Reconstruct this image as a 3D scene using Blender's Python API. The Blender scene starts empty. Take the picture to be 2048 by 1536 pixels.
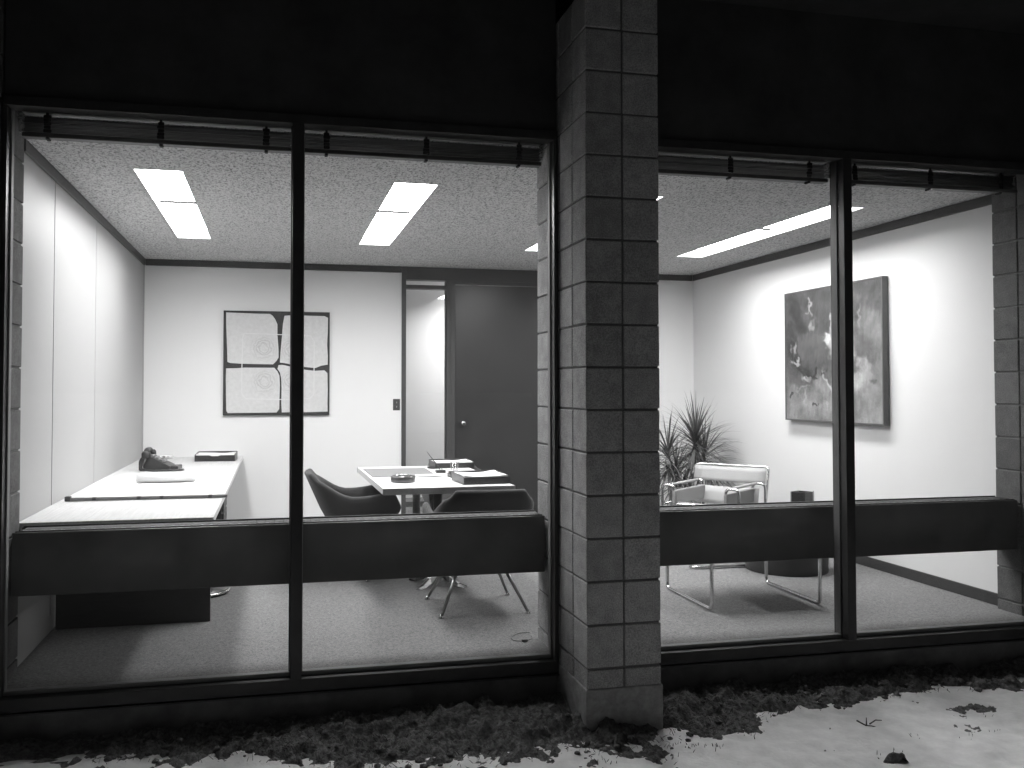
import bpy, bmesh, math, random
from mathutils import Vector, Matrix, noise as mnoise
R = math.radians
random.seed(7)
scene = bpy.context.scene
col = scene.collection

# ------------------------------------------------------------------ camera
cam = bpy.data.cameras.new('camera')
cam_o = bpy.data.objects.new('camera', cam); col.objects.link(cam_o)
cam.sensor_width = 36.0
cam.lens = 31.249
cam_o.location = (-1.432, -3.9841, 1.3195)
cam_o.rotation_euler = (R(90 + 1.511), 0, R(-12.712))
cam.shift_x = (1024 - 950.70) / 2048
cam.shift_y = -(768 - 730.21) / 2048
cam.clip_start = 0.05; cam.clip_end = 600
scene.camera = cam_o

# ------------------------------------------------------------------ world: night sky, almost no light
world = bpy.data.worlds.new('World'); scene.world = world; world.use_nodes = True
wn = world.node_tree.nodes; wl = world.node_tree.links
bg = wn['Background']
# evenly overcast night sky: the Nishita sky only tints it, flattened to a narrow range of grey
sky = wn.new('ShaderNodeTexSky'); sky.sky_type = 'NISHITA'; sky.sun_disc = False
sky.sun_elevation = R(3.0); sky.sun_rotation = R(10)
bw = wn.new('ShaderNodeRGBToBW'); fl = wn.new('ShaderNodeMapRange')
fl.inputs['From Max'].default_value = 4.0; fl.inputs['To Min'].default_value = 0.95; fl.inputs['To Max'].default_value = 1.1
wl.new(sky.outputs[0], bw.inputs[0]); wl.new(bw.outputs[0], fl.inputs['Value']); wl.new(fl.outputs[0], bg.inputs[0])
bg.inputs[1].default_value = 0.055

# ------------------------------------------------------------------ exposure
scene.view_settings.view_transform = 'Standard'
scene.view_settings.look = 'None'
scene.view_settings.exposure = 0.0
scene.view_settings.gamma = 1.0
LAMP = 42.0         # emission of the fluorescent diffusers

# ------------------------------------------------------------------ measured layout (metres)
C = 0.2032                       # block course
ZC, ZF = 2.574, -0.068           # ceiling, carpet
XL, XR, YB = -2.674, 3.089, 5.075
PW_, PD = 0.384, 0.808           # pier width, depth
PX = (-2.6515 - PW_, 0.0, 3.0232)
GY = 0.455                       # glass plane
GZ = -0.31                       # ground level outside

# ------------------------------------------------------------------ materials
MATS = {}
def mat(name, v, rough=0.6, metal=0.0, spec=0.5, nscale=None, namt=0.0, bump=0.0, bscale=None, rnd=0.0, stretch=None, coat=0.0, detail=4.0):
    if name in MATS: return MATS[name]
    m = bpy.data.materials.new(name); m.use_nodes = True; MATS[name] = m
    nt = m.node_tree; b = nt.nodes['Principled BSDF']
    b.inputs['Base Color'].default_value = (v, v, v, 1)
    b.inputs['Roughness'].default_value = rough
    b.inputs['Metallic'].default_value = metal
    b.inputs['Specular IOR Level'].default_value = spec
    if coat: b.inputs['Coat Weight'].default_value = coat; b.inputs['Coat Roughness'].default_value = 0.15
    if nscale or bump or rnd:
        tc = nt.nodes.new('ShaderNodeTexCoord')
        mp = nt.nodes.new('ShaderNodeMapping')
        if stretch: mp.inputs['Scale'].default_value = stretch
        nt.links.new(tc.outputs['Object'], mp.inputs['Vector'])
    val = None
    if nscale:
        n = nt.nodes.new('ShaderNodeTexNoise'); n.inputs['Scale'].default_value = nscale
        n.inputs['Detail'].default_value = detail; n.inputs['Roughness'].default_value = 0.65
        nt.links.new(mp.outputs[0], n.inputs['Vector'])
        mr = nt.nodes.new('ShaderNodeMapRange')
        mr.inputs['From Min'].default_value = 0.28; mr.inputs['From Max'].default_value = 0.72
        mr.inputs['To Min'].default_value = v * (1 - namt); mr.inputs['To Max'].default_value = v * (1 + namt)
        nt.links.new(n.outputs['Fac'], mr.inputs['Value']); val = mr.outputs[0]
    if rnd:
        oi = nt.nodes.new('ShaderNodeObjectInfo')
        mr2 = nt.nodes.new('ShaderNodeMapRange')
        mr2.inputs['To Min'].default_value = 1 - rnd; mr2.inputs['To Max'].default_value = 1 + rnd
        nt.links.new(oi.outputs['Random'], mr2.inputs['Value'])
        mu = nt.nodes.new('ShaderNodeMath'); mu.operation = 'MULTIPLY'
        if val: nt.links.new(val, mu.inputs[0])
        else: mu.inputs[0].default_value = v
        nt.links.new(mr2.outputs[0], mu.inputs[1]); val = mu.outputs[0]
    if val: nt.links.new(val, b.inputs['Base Color'])
    if bump:
        n2 = nt.nodes.new('ShaderNodeTexNoise'); n2.inputs['Scale'].default_value = bscale or 60
        n2.inputs['Detail'].default_value = 5
        nt.links.new(mp.outputs[0], n2.inputs['Vector'])
        bp = nt.nodes.new('ShaderNodeBump'); bp.inputs['Strength'].default_value = bump; bp.inputs['Distance'].default_value = 0.01
        nt.links.new(n2.outputs['Fac'], bp.inputs['Height']); nt.links.new(bp.outputs[0], b.inputs['Normal'])
    return m

def glass_mat(name, tint=0.97, f0=0.05, dust=0.0, graze=.9):
    if name in MATS: return MATS[name]
    m = bpy.data.materials.new(name); m.use_nodes = True; MATS[name] = m
    nt = m.node_tree; nt.nodes.clear()
    out = nt.nodes.new('ShaderNodeOutputMaterial')
    mix = nt.nodes.new('ShaderNodeMixShader'); tr = nt.nodes.new('ShaderNodeBsdfTransparent'); gl = nt.nodes.new('ShaderNodeBsdfGlossy')
    tr.inputs[0].default_value = (tint, tint, tint, 1); gl.inputs['Roughness'].default_value = 0.0
    lw = nt.nodes.new('ShaderNodeLayerWeight'); lw.inputs[0].default_value = 0.5
    pw = nt.nodes.new('ShaderNodeMath'); pw.operation = 'POWER'; pw.inputs[1].default_value = 5
    ma = nt.nodes.new('ShaderNodeMath'); ma.operation = 'MULTIPLY_ADD'; ma.inputs[1].default_value = graze; ma.inputs[2].default_value = f0
    nt.links.new(lw.outputs['Facing'], pw.inputs[0]); nt.links.new(pw.outputs[0], ma.inputs[0]); nt.links.new(ma.outputs[0], mix.inputs[0])
    nt.links.new(tr.outputs[0], mix.inputs[1]); nt.links.new(gl.outputs[0], mix.inputs[2])
    if dust:        # thin film of dust and wiping marks on the pane
        tl = nt.nodes.new('ShaderNodeBsdfTranslucent'); tl.inputs[0].default_value = (.8, .8, .8, 1)
        tc = nt.nodes.new('ShaderNodeTexCoord'); n = nt.nodes.new('ShaderNodeTexNoise')
        n.inputs['Scale'].default_value = 2.6; n.inputs['Detail'].default_value = 6; n.inputs['Distortion'].default_value = 1.6
        nt.links.new(tc.outputs['Object'], n.inputs['Vector'])
        mr = nt.nodes.new('ShaderNodeMapRange'); mr.inputs['From Min'].default_value = .35; mr.inputs['From Max'].default_value = .75
        mr.inputs['To Min'].default_value = dust*.35; mr.inputs['To Max'].default_value = dust*1.6
        nt.links.new(n.outputs['Fac'], mr.inputs['Value'])
        mx2 = nt.nodes.new('ShaderNodeMixShader'); nt.links.new(mr.outputs[0], mx2.inputs[0])
        nt.links.new(mix.outputs[0], mx2.inputs[1]); nt.links.new(tl.outputs[0], mx2.inputs[2]); nt.links.new(mx2.outputs[0], out.inputs[0])
    else: nt.links.new(mix.outputs[0], out.inputs[0])
    return m

def lamp_mat(name, s):
    m = bpy.data.materials.new(name); m.use_nodes = True
    nt = m.node_tree; b = nt.nodes['Principled BSDF']
    b.inputs['Base Color'].default_value = (0.8, 0.8, 0.8, 1)
    b.inputs['Emission Color'].default_value = (1, 1, 1, 1); b.inputs['Emission Strength'].default_value = s
    return m

def ceiling_mat():
    m = bpy.data.materials.new('mottled acoustic ceiling'); m.use_nodes = True
    nt = m.node_tree; b = nt.nodes['Principled BSDF']; b.inputs['Roughness'].default_value = 0.9
    b.inputs['Specular IOR Level'].default_value = 0.1
    tc = nt.nodes.new('ShaderNodeTexCoord'); mp = nt.nodes.new('ShaderNodeMapping')
    mp.inputs['Scale'].default_value = (1.0, 0.55, 1.0)
    nt.links.new(tc.outputs['Object'], mp.inputs['Vector'])
    n = nt.nodes.new('ShaderNodeTexNoise'); n.inputs['Scale'].default_value = 78; n.inputs['Detail'].default_value = 2.0
    n.inputs['Roughness'].default_value = 0.6; n.inputs['Distortion'].default_value = 0.8
    nt.links.new(mp.outputs[0], n.inputs['Vector'])
    cr = nt.nodes.new('ShaderNodeValToRGB')
    e = cr.color_ramp.elements
    e[0].position = 0.36; e[0].color = (0.21, 0.21, 0.21, 1)
    e[1].position = 0.54; e[1].color = (0.62, 0.62, 0.62, 1)
    nt.links.new(n.outputs['Fac'], cr.inputs[0]); nt.links.new(cr.outputs[0], b.inputs['Base Color'])
    bp = nt.nodes.new('ShaderNodeBump'); bp.inputs['Strength'].default_value = 0.5; bp.inputs['Distance'].default_value = 0.006
    nt.links.new(n.outputs['Fac'], bp.inputs['Height']); nt.links.new(bp.outputs[0], b.inputs['Normal'])
    return m

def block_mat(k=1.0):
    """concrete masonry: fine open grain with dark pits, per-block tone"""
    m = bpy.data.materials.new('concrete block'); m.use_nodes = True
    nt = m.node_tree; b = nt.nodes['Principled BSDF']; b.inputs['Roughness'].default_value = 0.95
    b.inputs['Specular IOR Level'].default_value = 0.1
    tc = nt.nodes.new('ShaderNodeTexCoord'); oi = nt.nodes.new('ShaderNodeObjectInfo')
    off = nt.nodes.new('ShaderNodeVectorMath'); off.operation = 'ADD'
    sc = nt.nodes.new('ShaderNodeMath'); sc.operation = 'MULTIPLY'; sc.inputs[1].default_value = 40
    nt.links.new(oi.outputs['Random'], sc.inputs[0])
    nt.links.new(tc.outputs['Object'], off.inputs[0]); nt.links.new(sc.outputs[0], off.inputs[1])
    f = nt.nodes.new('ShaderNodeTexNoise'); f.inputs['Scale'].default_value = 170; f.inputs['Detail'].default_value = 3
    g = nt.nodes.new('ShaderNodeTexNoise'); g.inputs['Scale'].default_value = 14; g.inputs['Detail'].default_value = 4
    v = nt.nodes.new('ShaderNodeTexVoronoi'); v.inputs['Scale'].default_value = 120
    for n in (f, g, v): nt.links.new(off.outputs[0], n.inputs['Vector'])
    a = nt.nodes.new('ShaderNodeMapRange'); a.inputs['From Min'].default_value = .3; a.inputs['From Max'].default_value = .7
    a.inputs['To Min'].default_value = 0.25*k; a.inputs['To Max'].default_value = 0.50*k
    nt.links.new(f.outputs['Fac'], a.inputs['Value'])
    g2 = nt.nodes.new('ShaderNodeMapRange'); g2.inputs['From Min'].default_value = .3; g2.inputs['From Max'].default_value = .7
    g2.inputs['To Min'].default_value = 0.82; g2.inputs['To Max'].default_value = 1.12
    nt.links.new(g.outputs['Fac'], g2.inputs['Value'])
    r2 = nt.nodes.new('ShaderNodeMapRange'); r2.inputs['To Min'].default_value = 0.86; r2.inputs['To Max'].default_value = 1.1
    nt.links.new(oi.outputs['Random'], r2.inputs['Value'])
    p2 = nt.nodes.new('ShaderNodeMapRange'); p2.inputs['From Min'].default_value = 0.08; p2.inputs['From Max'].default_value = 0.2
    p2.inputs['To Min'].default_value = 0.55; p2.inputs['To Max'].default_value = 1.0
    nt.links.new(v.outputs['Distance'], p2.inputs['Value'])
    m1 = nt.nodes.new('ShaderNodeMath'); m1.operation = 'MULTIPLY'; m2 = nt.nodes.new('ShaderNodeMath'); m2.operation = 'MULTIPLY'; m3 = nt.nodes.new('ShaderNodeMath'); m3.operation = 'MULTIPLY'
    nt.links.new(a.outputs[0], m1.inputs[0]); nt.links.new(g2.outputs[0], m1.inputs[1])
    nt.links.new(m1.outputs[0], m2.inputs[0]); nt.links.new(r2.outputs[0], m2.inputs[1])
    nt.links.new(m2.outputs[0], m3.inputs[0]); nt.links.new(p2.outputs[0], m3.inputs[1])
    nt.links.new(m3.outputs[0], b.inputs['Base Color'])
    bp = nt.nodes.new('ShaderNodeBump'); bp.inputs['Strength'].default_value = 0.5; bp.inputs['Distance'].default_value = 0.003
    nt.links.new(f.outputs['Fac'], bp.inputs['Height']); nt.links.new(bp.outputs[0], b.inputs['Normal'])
    return m

def attr_mat(name, rough=0.8, nscale=120, namt=0.12, bump=0.25):
    """surface whose paint colour is stored per vertex (attribute 'paint')"""
    m = bpy.data.materials.new(name); m.use_nodes = True
    nt = m.node_tree; b = nt.nodes['Principled BSDF']; b.inputs['Roughness'].default_value = rough
    at = nt.nodes.new('ShaderNodeAttribute'); at.attribute_name = 'paint'
    tc = nt.nodes.new('ShaderNodeTexCoord'); n = nt.nodes.new('ShaderNodeTexNoise'); n.inputs['Scale'].default_value = nscale
    nt.links.new(tc.outputs['Object'], n.inputs['Vector'])
    mr = nt.nodes.new('ShaderNodeMapRange'); mr.inputs['To Min'].default_value = 1 - namt; mr.inputs['To Max'].default_value = 1 + namt
    mr.inputs['From Min'].default_value = .3; mr.inputs['From Max'].default_value = .7
    nt.links.new(n.outputs['Fac'], mr.inputs['Value'])
    mx = nt.nodes.new('ShaderNodeMath'); mx.operation = 'MULTIPLY'
    nt.links.new(at.outputs['Fac'], mx.inputs[0]); nt.links.new(mr.outputs[0], mx.inputs[1])
    nt.links.new(mx.outputs[0], b.inputs['Base Color'])
    bp = nt.nodes.new('ShaderNodeBump'); bp.inputs['Strength'].default_value = bump; bp.inputs['Distance'].default_value = 0.003
    nt.links.new(n.outputs['Fac'], bp.inputs['Height']); nt.links.new(bp.outputs[0], b.inputs['Normal'])
    return m

M_BLOCK = block_mat(); M_BLOCK_SHADED = block_mat(.38)  # second copy darker: shading of the end piers put into the block colour
M_MORTAR = mat('mortar', 0.14, 0.95, nscale=90, namt=0.25)
M_CONC = mat('cast concrete', 0.30, 0.9, nscale=22, namt=0.28, bump=0.3, bscale=90)
M_FRAME = mat('black anodised frame', 0.030, 0.45, nscale=9, namt=0.3)
M_STOP = mat('aluminium glazing stop', 0.22, 0.6)
M_SPAN = mat('dark brown spandrel', 0.045, 0.75, nscale=3, namt=0.35)
M_BASE = mat('dark base wall', 0.15, 0.8, nscale=5, namt=0.4)
M_WALL = mat('white vinyl wall', 0.79, 0.7, nscale=160, namt=0.02, bump=0.03, bscale=220)
M_WALLP = mat('painted wall panel', 0.39, 0.5, nscale=30, namt=0.02)
M_TRIM = mat('walnut trim', 0.045, 0.55, nscale=14, namt=0.25, stretch=(1, 1, 6))
M_DOOR = mat('walnut door veneer', 0.030, 0.36, nscale=26, namt=0.22, stretch=(8, 8, 0.6))
M_CARPET = mat('grey carpet', 0.195, 0.98, spec=0.05, nscale=82, namt=0.42, bump=0.5, bscale=160, detail=4)
M_CEIL = ceiling_mat()
M_CONV = mat('bronze convector enamel', 0.075, 0.42, nscale=2.2, namt=0.35)
M_CONVL = mat('convector louver', 0.022, 0.6)
M_COUNTER = mat('pale wood laminate', 0.60, 0.4, nscale=10, namt=0.15, stretch=(9, 0.35, 1), detail=6)
M_LAM = mat('white laminate', 0.74, 0.32, nscale=5, namt=0.02)
M_LAMEDGE = mat('grey laminate edge', 0.26, 0.5, nscale=20, namt=0.15)
M_DARKWOOD = mat('dark cabinet', 0.045, 0.5, nscale=16, namt=0.25, stretch=(1, 1, 8))
M_BLACK = mat('black plastic', 0.022, 0.35)
M_GREYPL = mat('grey plastic keys', 0.30, 0.5)
M_PAPER = mat('white paper', 0.86, 0.8, nscale=6, namt=0.02)
M_TAN = mat('boxwood scale', 0.17, 0.5, nscale=30, namt=0.3, stretch=(0.4, 6, 6))
M_CHROME = mat('chrome', 0.62, 0.16, metal=1.0)
M_STEEL = mat('brushed steel leg', 0.30, 0.32, metal=1.0)
M_FAB = mat('dark wool upholstery', 0.036, 0.95, spec=0.2, nscale=380, namt=0.45, bump=0.35, bscale=500)
M_FAB.node_tree.nodes['Principled BSDF'].inputs['Sheen Weight'].default_value = 0.25
M_BLOT = mat('grey blotter', 0.17, 0.8, nscale=60, namt=0.08)
M_CANVAS = mat('natural canvas sling', 0.40, 0.8, nscale=200, namt=0.10, bump=0.2, bscale=400)
M_CANVARM = mat('canvas arm strap', 0.24, 0.8, nscale=200, namt=0.10)
M_DRUM = mat('dark drum table', 0.038, 0.5, nscale=12, namt=0.25)
M_LEAF = mat('dracaena leaf', 0.11, 0.45, nscale=8, namt=0.45, rnd=0.2)
M_CANE = mat('dracaena cane', 0.20, 0.8, nscale=40, namt=0.4)
M_BASKET = mat('wicker', 0.34, 0.8, nscale=60, namt=0.35)
M_SOILPOT = mat('potting soil', 0.03, 1.0)
M_SLAT = mat('blind slat', 0.085, 0.5, nscale=7, namt=0.35, stretch=(0.5, 1, 1), rnd=0.4)
M_TAPE = mat('blind tape', 0.02, 0.9)
M_RAIL = mat('blind head rail', 0.20, 0.4, metal=0.5)
M_GLASS = glass_mat('window glass', 0.975, 0.007, 0.006, .45)
M_GLASS2 = glass_mat('sidelight glass', 0.93, 0.05)
M_LAMP = lamp_mat('fluorescent diffuser', LAMP)
M_LAMP2 = lamp_mat('corridor diffuser', LAMP*1.5)
M_SNOW = mat('snow', 0.82, 0.75, spec=0.2, nscale=11, namt=0.12, bump=0.35, bscale=55)
M_SOIL = mat('garden soil', 0.15, 1.0, spec=0.1, nscale=45, namt=0.7, bump=0.8, bscale=110, detail=8)
M_GRASS = mat('dead grass', 0.10, 0.9, rnd=0.3)
M_ASHT = mat('smoked ashtray', 0.05, 0.2, coat=0.5)

# ------------------------------------------------------------------ mesh helpers
def bx(bm, x0, x1, y0, y1, z0, z1, bev=0.0, seg=1):
    r = bmesh.ops.create_cube(bm, size=1.0)
    vs = r['verts']
    for v in vs:
        v.co = Vector((x0 + (v.co.x + .5) * (x1 - x0), y0 + (v.co.y + .5) * (y1 - y0), z0 + (v.co.z + .5) * (z1 - z0)))
    if bev:
        es = list({e for v in vs for e in v.link_edges})
        bmesh.ops.bevel(bm, geom=es, offset=bev, segments=seg, affect='EDGES', profile=0.5)
    return bm
def box(x0, x1, y0, y1, z0, z1, bev=0.0, seg=1):
    return bx(bmesh.new(), x0, x1, y0, y1, z0, z1, bev, seg)
def round_path(pts, r, n=5):
    """polyline with its inner corners rounded by radius r"""
    pts = [Vector(p) for p in pts]
    out = [pts[0]]
    for i in range(1, len(pts) - 1):
        a, b, c = pts[i-1], pts[i], pts[i+1]
        da = (a - b); dc = (c - b)
        rr = min(r, da.length * .48, dc.length * .48)
        p0 = b + da.normalized() * rr; p1 = b + dc.normalized() * rr
        for k in range(n + 1):
            t = k / n
            out.append((1-t)**2 * p0 + 2*(1-t)*t * b + t*t * p1)
    out.append(pts[-1])
    return out
def tube(bm, pts, r, seg=10, r1=None):
    pts = [Vector(p) for p in pts]; n = len(pts)
    rings = []; prev = None
    for i, p in enumerate(pts):
        t = (pts[min(i+1, n-1)] - pts[max(i-1, 0)]).normalized()
        if prev is None:
            up = Vector((0, 0, 1)) if abs(t.z) < .9 else Vector((1, 0, 0))
            u = t.cross(up).normalized()
        else:
            u = (prev - t * prev.dot(t)).normalized()
        prev = u; w = t.cross(u)
        rad = r if r1 is None else r + (r1 - r) * i / (n - 1)
        rings.append([bm.verts.new(p + (u * math.cos(a) + w * math.sin(a)) * rad) for a in [2*math.pi*k/seg for k in range(seg)]])
    for i in range(n - 1):
        for k in range(seg):
            f = bm.faces.new((rings[i][k], rings[i][(k+1) % seg], rings[i+1][(k+1) % seg], rings[i+1][k])); f.smooth = True
    bm.faces.new(list(reversed(rings[0]))); bm.faces.new(rings[-1])
    return bm
def lathe(bm, prof, cx=0, cy=0, seg=32, smooth=True):
    rings = []
    for r, z in prof:
        rings.append([bm.verts.new((cx + r*math.cos(2*math.pi*k/seg), cy + r*math.sin(2*math.pi*k/seg), z)) for k in range(seg)])
    for i in range(len(prof) - 1):
        for k in range(seg):
            f = bm.faces.new((rings[i][k], rings[i][(k+1) % seg], rings[i+1][(k+1) % seg], rings[i+1][k])); f.smooth = smooth
    bm.faces.new(list(reversed(rings[0]))); bm.faces.new(rings[-1])
    return bm
def prism(bm, poly, axis, a0, a1):
    """extrude a polygon (list of 2D) along axis from a0 to a1"""
    def P(p, a):
        if axis == 'x': return (a, p[0], p[1])
        if axis == 'y': return (p[0], a, p[1])
        return (p[0], p[1], a)
    v0 = [bm.verts.new(P(p, a0)) for p in poly]; v1 = [bm.verts.new(P(p, a1)) for p in poly]
    n = len(poly)
    bm.faces.new(v0); bm.faces.new(list(reversed(v1)))
    for i in range(n):
        bm.faces.new((v0[i], v1[i], v1[(i+1) % n], v0[(i+1) % n]))
    return bm
def link_mesh(name, me, m, parent=None):
    o = bpy.data.objects.new(name, me); col.objects.link(o)
    if m and not me.materials: me.materials.append(m)
    if parent: o.parent = parent
    return o
def obj(name, bm, m, parent=None):
    bmesh.ops.recalc_face_normals(bm, faces=bm.faces[:])
    me = bpy.data.meshes.new(name); bm.to_mesh(me); bm.free()
    return link_mesh(name, me, m, parent)
def tag(o, label, cat, group=None):
    o['label'] = label; o['category'] = cat
    if group: o['group'] = group
    return o
def thing(name, label, cat, loc=(0, 0, 0), rz=0, group=None):
    o = bpy.data.objects.new(name, None); col.objects.link(o); o.empty_display_size = .1
    o.location = loc; o.rotation_euler = (0, 0, rz)
    return tag(o, label, cat, group)
def struct(name, bm, m):
    o = obj(name, bm, m); o['kind'] = 'structure'; return o

# ------------------------------------------------------------------ the setting: ground, snow
def fbm(x, y, s, o=4, z=0.0):
    v = 0; a = 1; t = 0
    for k in range(o):
        v += a * mnoise.noise((x*s, y*s, z + k*7.3)); t += a; a *= .55; s *= 2.05
    return v / t
def smooth(a, b, x):
    t = max(0, min(1, (x - a) / (b - a))); return t*t*(3 - 2*t)
# snow edge: y of the boundary along x (soil between it and the wall)
EDGE = [(-4, .22), (-1.95, .22), (-1.7, .16), (-1.25, .0), (-.95, -.15), (-.55, -.2), (-.3, -.16), (.1, -.19), (.37, -.12), (.6, -.07), (.86, .03), (1.2, .14), (1.4, .18), (1.85, .19), (2.6, .21), (5, .22)]
def edge(x):
    for (a, ya), (b, yb) in zip(EDGE, EDGE[1:]):
        if x <= b: return ya + (yb - ya) * (x - a) / (b - a)
    return EDGE[-1][1]
MOUNDS = [(1.19, -.585, .05, .035, .055), (1.23, -.61, .03, .03, .03), (-.55, .22, .30, .16, .035), (-1.25, .30, .14, .08, .012), (-.12, .12, .16, .12, .02), (1.62, .18, .28, .07, .035), (2.15, .24, .22, .06, .03), (.95, .16, .18, .09, .03), (.55, .12, .16, .1, .022), (-.35, -.02, .1, .06, .03)]
def soil_z(x, y):
    d = y - edge(x)
    z = GZ + .012 + .15*max(-.22, min(.24, d))
    for mx, my, sx, sy, h in MOUNDS:
        z += h * math.exp(-((x-mx)/sx)**2 - ((y-my)/sy)**2)
    r = fbm(x, y, 11, 3, 3.1); lo = .72 + .28*smooth(-.22, .02, d) if x > .3 else 1.0
    z += lo*(.075*fbm(x, y, 4.5, 3) + .036*fbm(x, y, 16, 3, 9.0)) + .024*(.5 - 2*abs(r)) + .018*fbm(x, y, 48, 3, 5.0) + .008*fbm(x, y, 130, 2, 6.0)
    return z
def snow_z(x, y):
    d = y - edge(x)
    return GZ + .016 - .020*smooth(-.05, .25, d) + .032*fbm(x, y, 2.2, 3, 20) + .015*fbm(x, y, 10, 3, 30)
def grid_mesh(name, xs, ys, zf, m):
    nx, ny = len(xs), len(ys)
    vs = [(x, y, zf(x, y)) for y in ys for x in xs]
    fs = [(j*nx+i, j*nx+i+1, (j+1)*nx+i+1, (j+1)*nx+i) for j in range(ny-1) for i in range(nx-1)]
    me = bpy.data.meshes.new(name); me.from_pydata(vs, [], fs); me.update()
    me.polygons.foreach_set('use_smooth', [True]*len(fs))
    return link_mesh(name, me, m)
def arange(a, b, s):
    n = int(round((b - a) / s)); return [a + (b - a)*i/n for i in range(n + 1)]
xs = arange(-3.4, -2.3, .1)[:-1] + arange(-2.3, 2.9, .0095) + arange(2.9, 5.2, .1)[1:]
o = grid_mesh('soil_bed', xs, arange(-.62, .42, .0095), soil_z, M_SOIL); o['kind'] = 'structure'
far = [-300, -80, -30, -14, -8]
xs = far + arange(-6, -2.6, .2) + arange(-2.4, 3.0, .022) + arange(3.2, 6, .2) + [-v for v in reversed(far)]
ys = [-300, -80, -30, -14, -8] + arange(-5, -1.4, .2) + arange(-1.3, .42, .022)
o = grid_mesh('snow_ground', xs, ys, snow_z, M_SNOW); o['kind'] = 'structure'
# earth behind the facade, under the building
struct('ground', box(-300, 300, -300, 300, GZ - .6, GZ - .25), M_SOIL)

# loose clods and stubble on the bed
bm = bmesh.new()
for k in range(170):
    x = random.uniform(-2.2, 2.8); d = random.gauss(.03, .10); y = edge(x) + d
    if y > .37 or y < -.6 or (-.03 < x < .42 and y > -.03): continue
    s = random.uniform(.006, .022) * (1.3 if random.random() < .15 else 1)
    z = max(soil_z(x, y), snow_z(x, y))
    r = bmesh.ops.create_icosphere(bm, subdivisions=1, radius=s)
    for v in r['verts']:
        v.co *= 1 + .5 * mnoise.noise(v.co * 60 + Vector((k, 0, 0)))
        v.co.z *= .7; v.co += Vector((x, y, z + s*.2))
o = obj('soil_clods', bm, M_SOIL); o['kind'] = 'stuff'; o['label'] = 'crumbled dark soil clods scattered along the wall'
bm = bmesh.new()
def blade(bm, p, d, l, w):
    d = Vector(d).normalized(); s = d.cross(Vector((0, 1, .3))).normalized() * w
    a = Vector(p); b = a + d*l*.6 + Vector((0, 0, -l*.02)); c = a + d*l + Vector((0, 0, -l*.15))
    v = [bm.verts.new(a - s), bm.verts.new(a + s), bm.verts.new(b + s*.7), bm.verts.new(b - s*.7), bm.verts.new(c)]
    bm.faces.new(v[:4]); bm.faces.new((v[3], v[2], v[4]))
for k in range(1500):
    x = random.uniform(-2.2, 2.9); y = edge(x) + random.uniform(-.1, .22)
    if y > .38 or (-.03 < x < .42 and y > -.03): continue
    z = max(soil_z(x, y), snow_z(x, y)) - .004
    blade(bm, (x, y, z), (random.uniform(-1, 1), random.uniform(-.6, .6), random.uniform(.1, 1.1)), random.uniform(.015, .05), random.uniform(.0007, .0016))
for cx_, cy_, n in [(.40, -.25, 10), (.47, -.29, 6), (.33, -.22, 6), (.55, -.27, 4), (1.70, -.42, 5), (1.21, -.55, 14), (1.45, -.35, 4), (1.9, -.38, 5), (.25, -.36, 6), (.75, -.2, 4), (-.05, -.33, 8), (1.99, -.2, 4)]:
    for k in range(n):
        x = cx_ + random.gauss(0, .035); y = cy_ + random.gauss(0, .02); z = snow_z(x, y) - .004
        blade(bm, (x, y, z), (random.gauss(0, .35), random.gauss(0, .3), 1), random.uniform(.012, .035), random.uniform(.0010, .0022))
o = obj('dead_grass', bm, M_GRASS); o['kind'] = 'stuff'; o['label'] = 'dead grass blades and stubble poking through snow and soil'
bm = bmesh.new()
tz = snow_z(1.34, -.2)
tube(bm, [(1.29, -.20, tz+.03), (1.33, -.21, tz+.008), (1.36, -.215, tz+.004), (1.40, -.24, tz-.004)], .004, 6, .002)
tube(bm, [(1.335, -.21, tz+.01), (1.342, -.2, tz+.04)], .0035, 6, .002)
tube(bm, [(1.36, -.20, tz+.008), (1.40, -.19, tz+.02), (1.44, -.18, tz+.012)], .0035, 6, .002)
tag(obj('twig', bm, M_SOIL), 'small dark broken twig lying on the open snow', 'twig')

# ------------------------------------------------------------------ concrete block piers
def block_mesh(m):
    bm = bmesh.new(); j = .0095
    bx(bm, -(PW_/2 - j)/2, (PW_/2 - j)/2, -(PD/4 - j)/2, (PD/4 - j)/2, -(C - j)/2, (C - j)/2, .0035)
    me = bpy.data.meshes.new('block'); bmesh.ops.recalc_face_normals(bm, faces=bm.faces[:]); bm.to_mesh(me); bm.free()
    me.materials.append(m); return me
BLOCK = block_mesh(M_BLOCK); BLOCK_SHADED = block_mesh(M_BLOCK_SHADED)
ZTOP = 16
def pier(px, label, blk):
    t = thing('block_pier', label, 'pier', (px + PW_/2, PD/2, GZ - .2))
    z0 = GZ - .2
    i = .0125
    obj('mortar_core', box(-PW_/2 + i, PW_/2 - i, -PD/2 + i, PD/2 - i, -.1, ZTOP*C - z0 - .02), M_MORTAR, t)
    f = bmesh.new(); e = .0025
    bx(f, -PW_/2 - e, PW_/2 + e, -PD/2 - e, PD/2 - .3, -.2, -.092 - z0, .006, 2)
    obj('footing', f, M_CONC, t)
    for k in range(-1, ZTOP):
        for a in range(2):
            for b in range(4):
                o = bpy.data.objects.new('block', blk); col.objects.link(o); o.parent = t
                o.location = (-PW_/4 + a*PW_/2 + random.uniform(-.0012, .0012), -PD/2 + PD/8 + b*PD/4 + random.uniform(-.001, .001), (k + .5)*C - z0 + random.uniform(-.001, .001))
                o.rotation_euler = (random.gauss(0, .0015), random.gauss(0, .0015), random.gauss(0, .002))
    return t
pier(PX[0], 'concrete block pier at the end of the room beside the long counter', BLOCK_SHADED)
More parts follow.
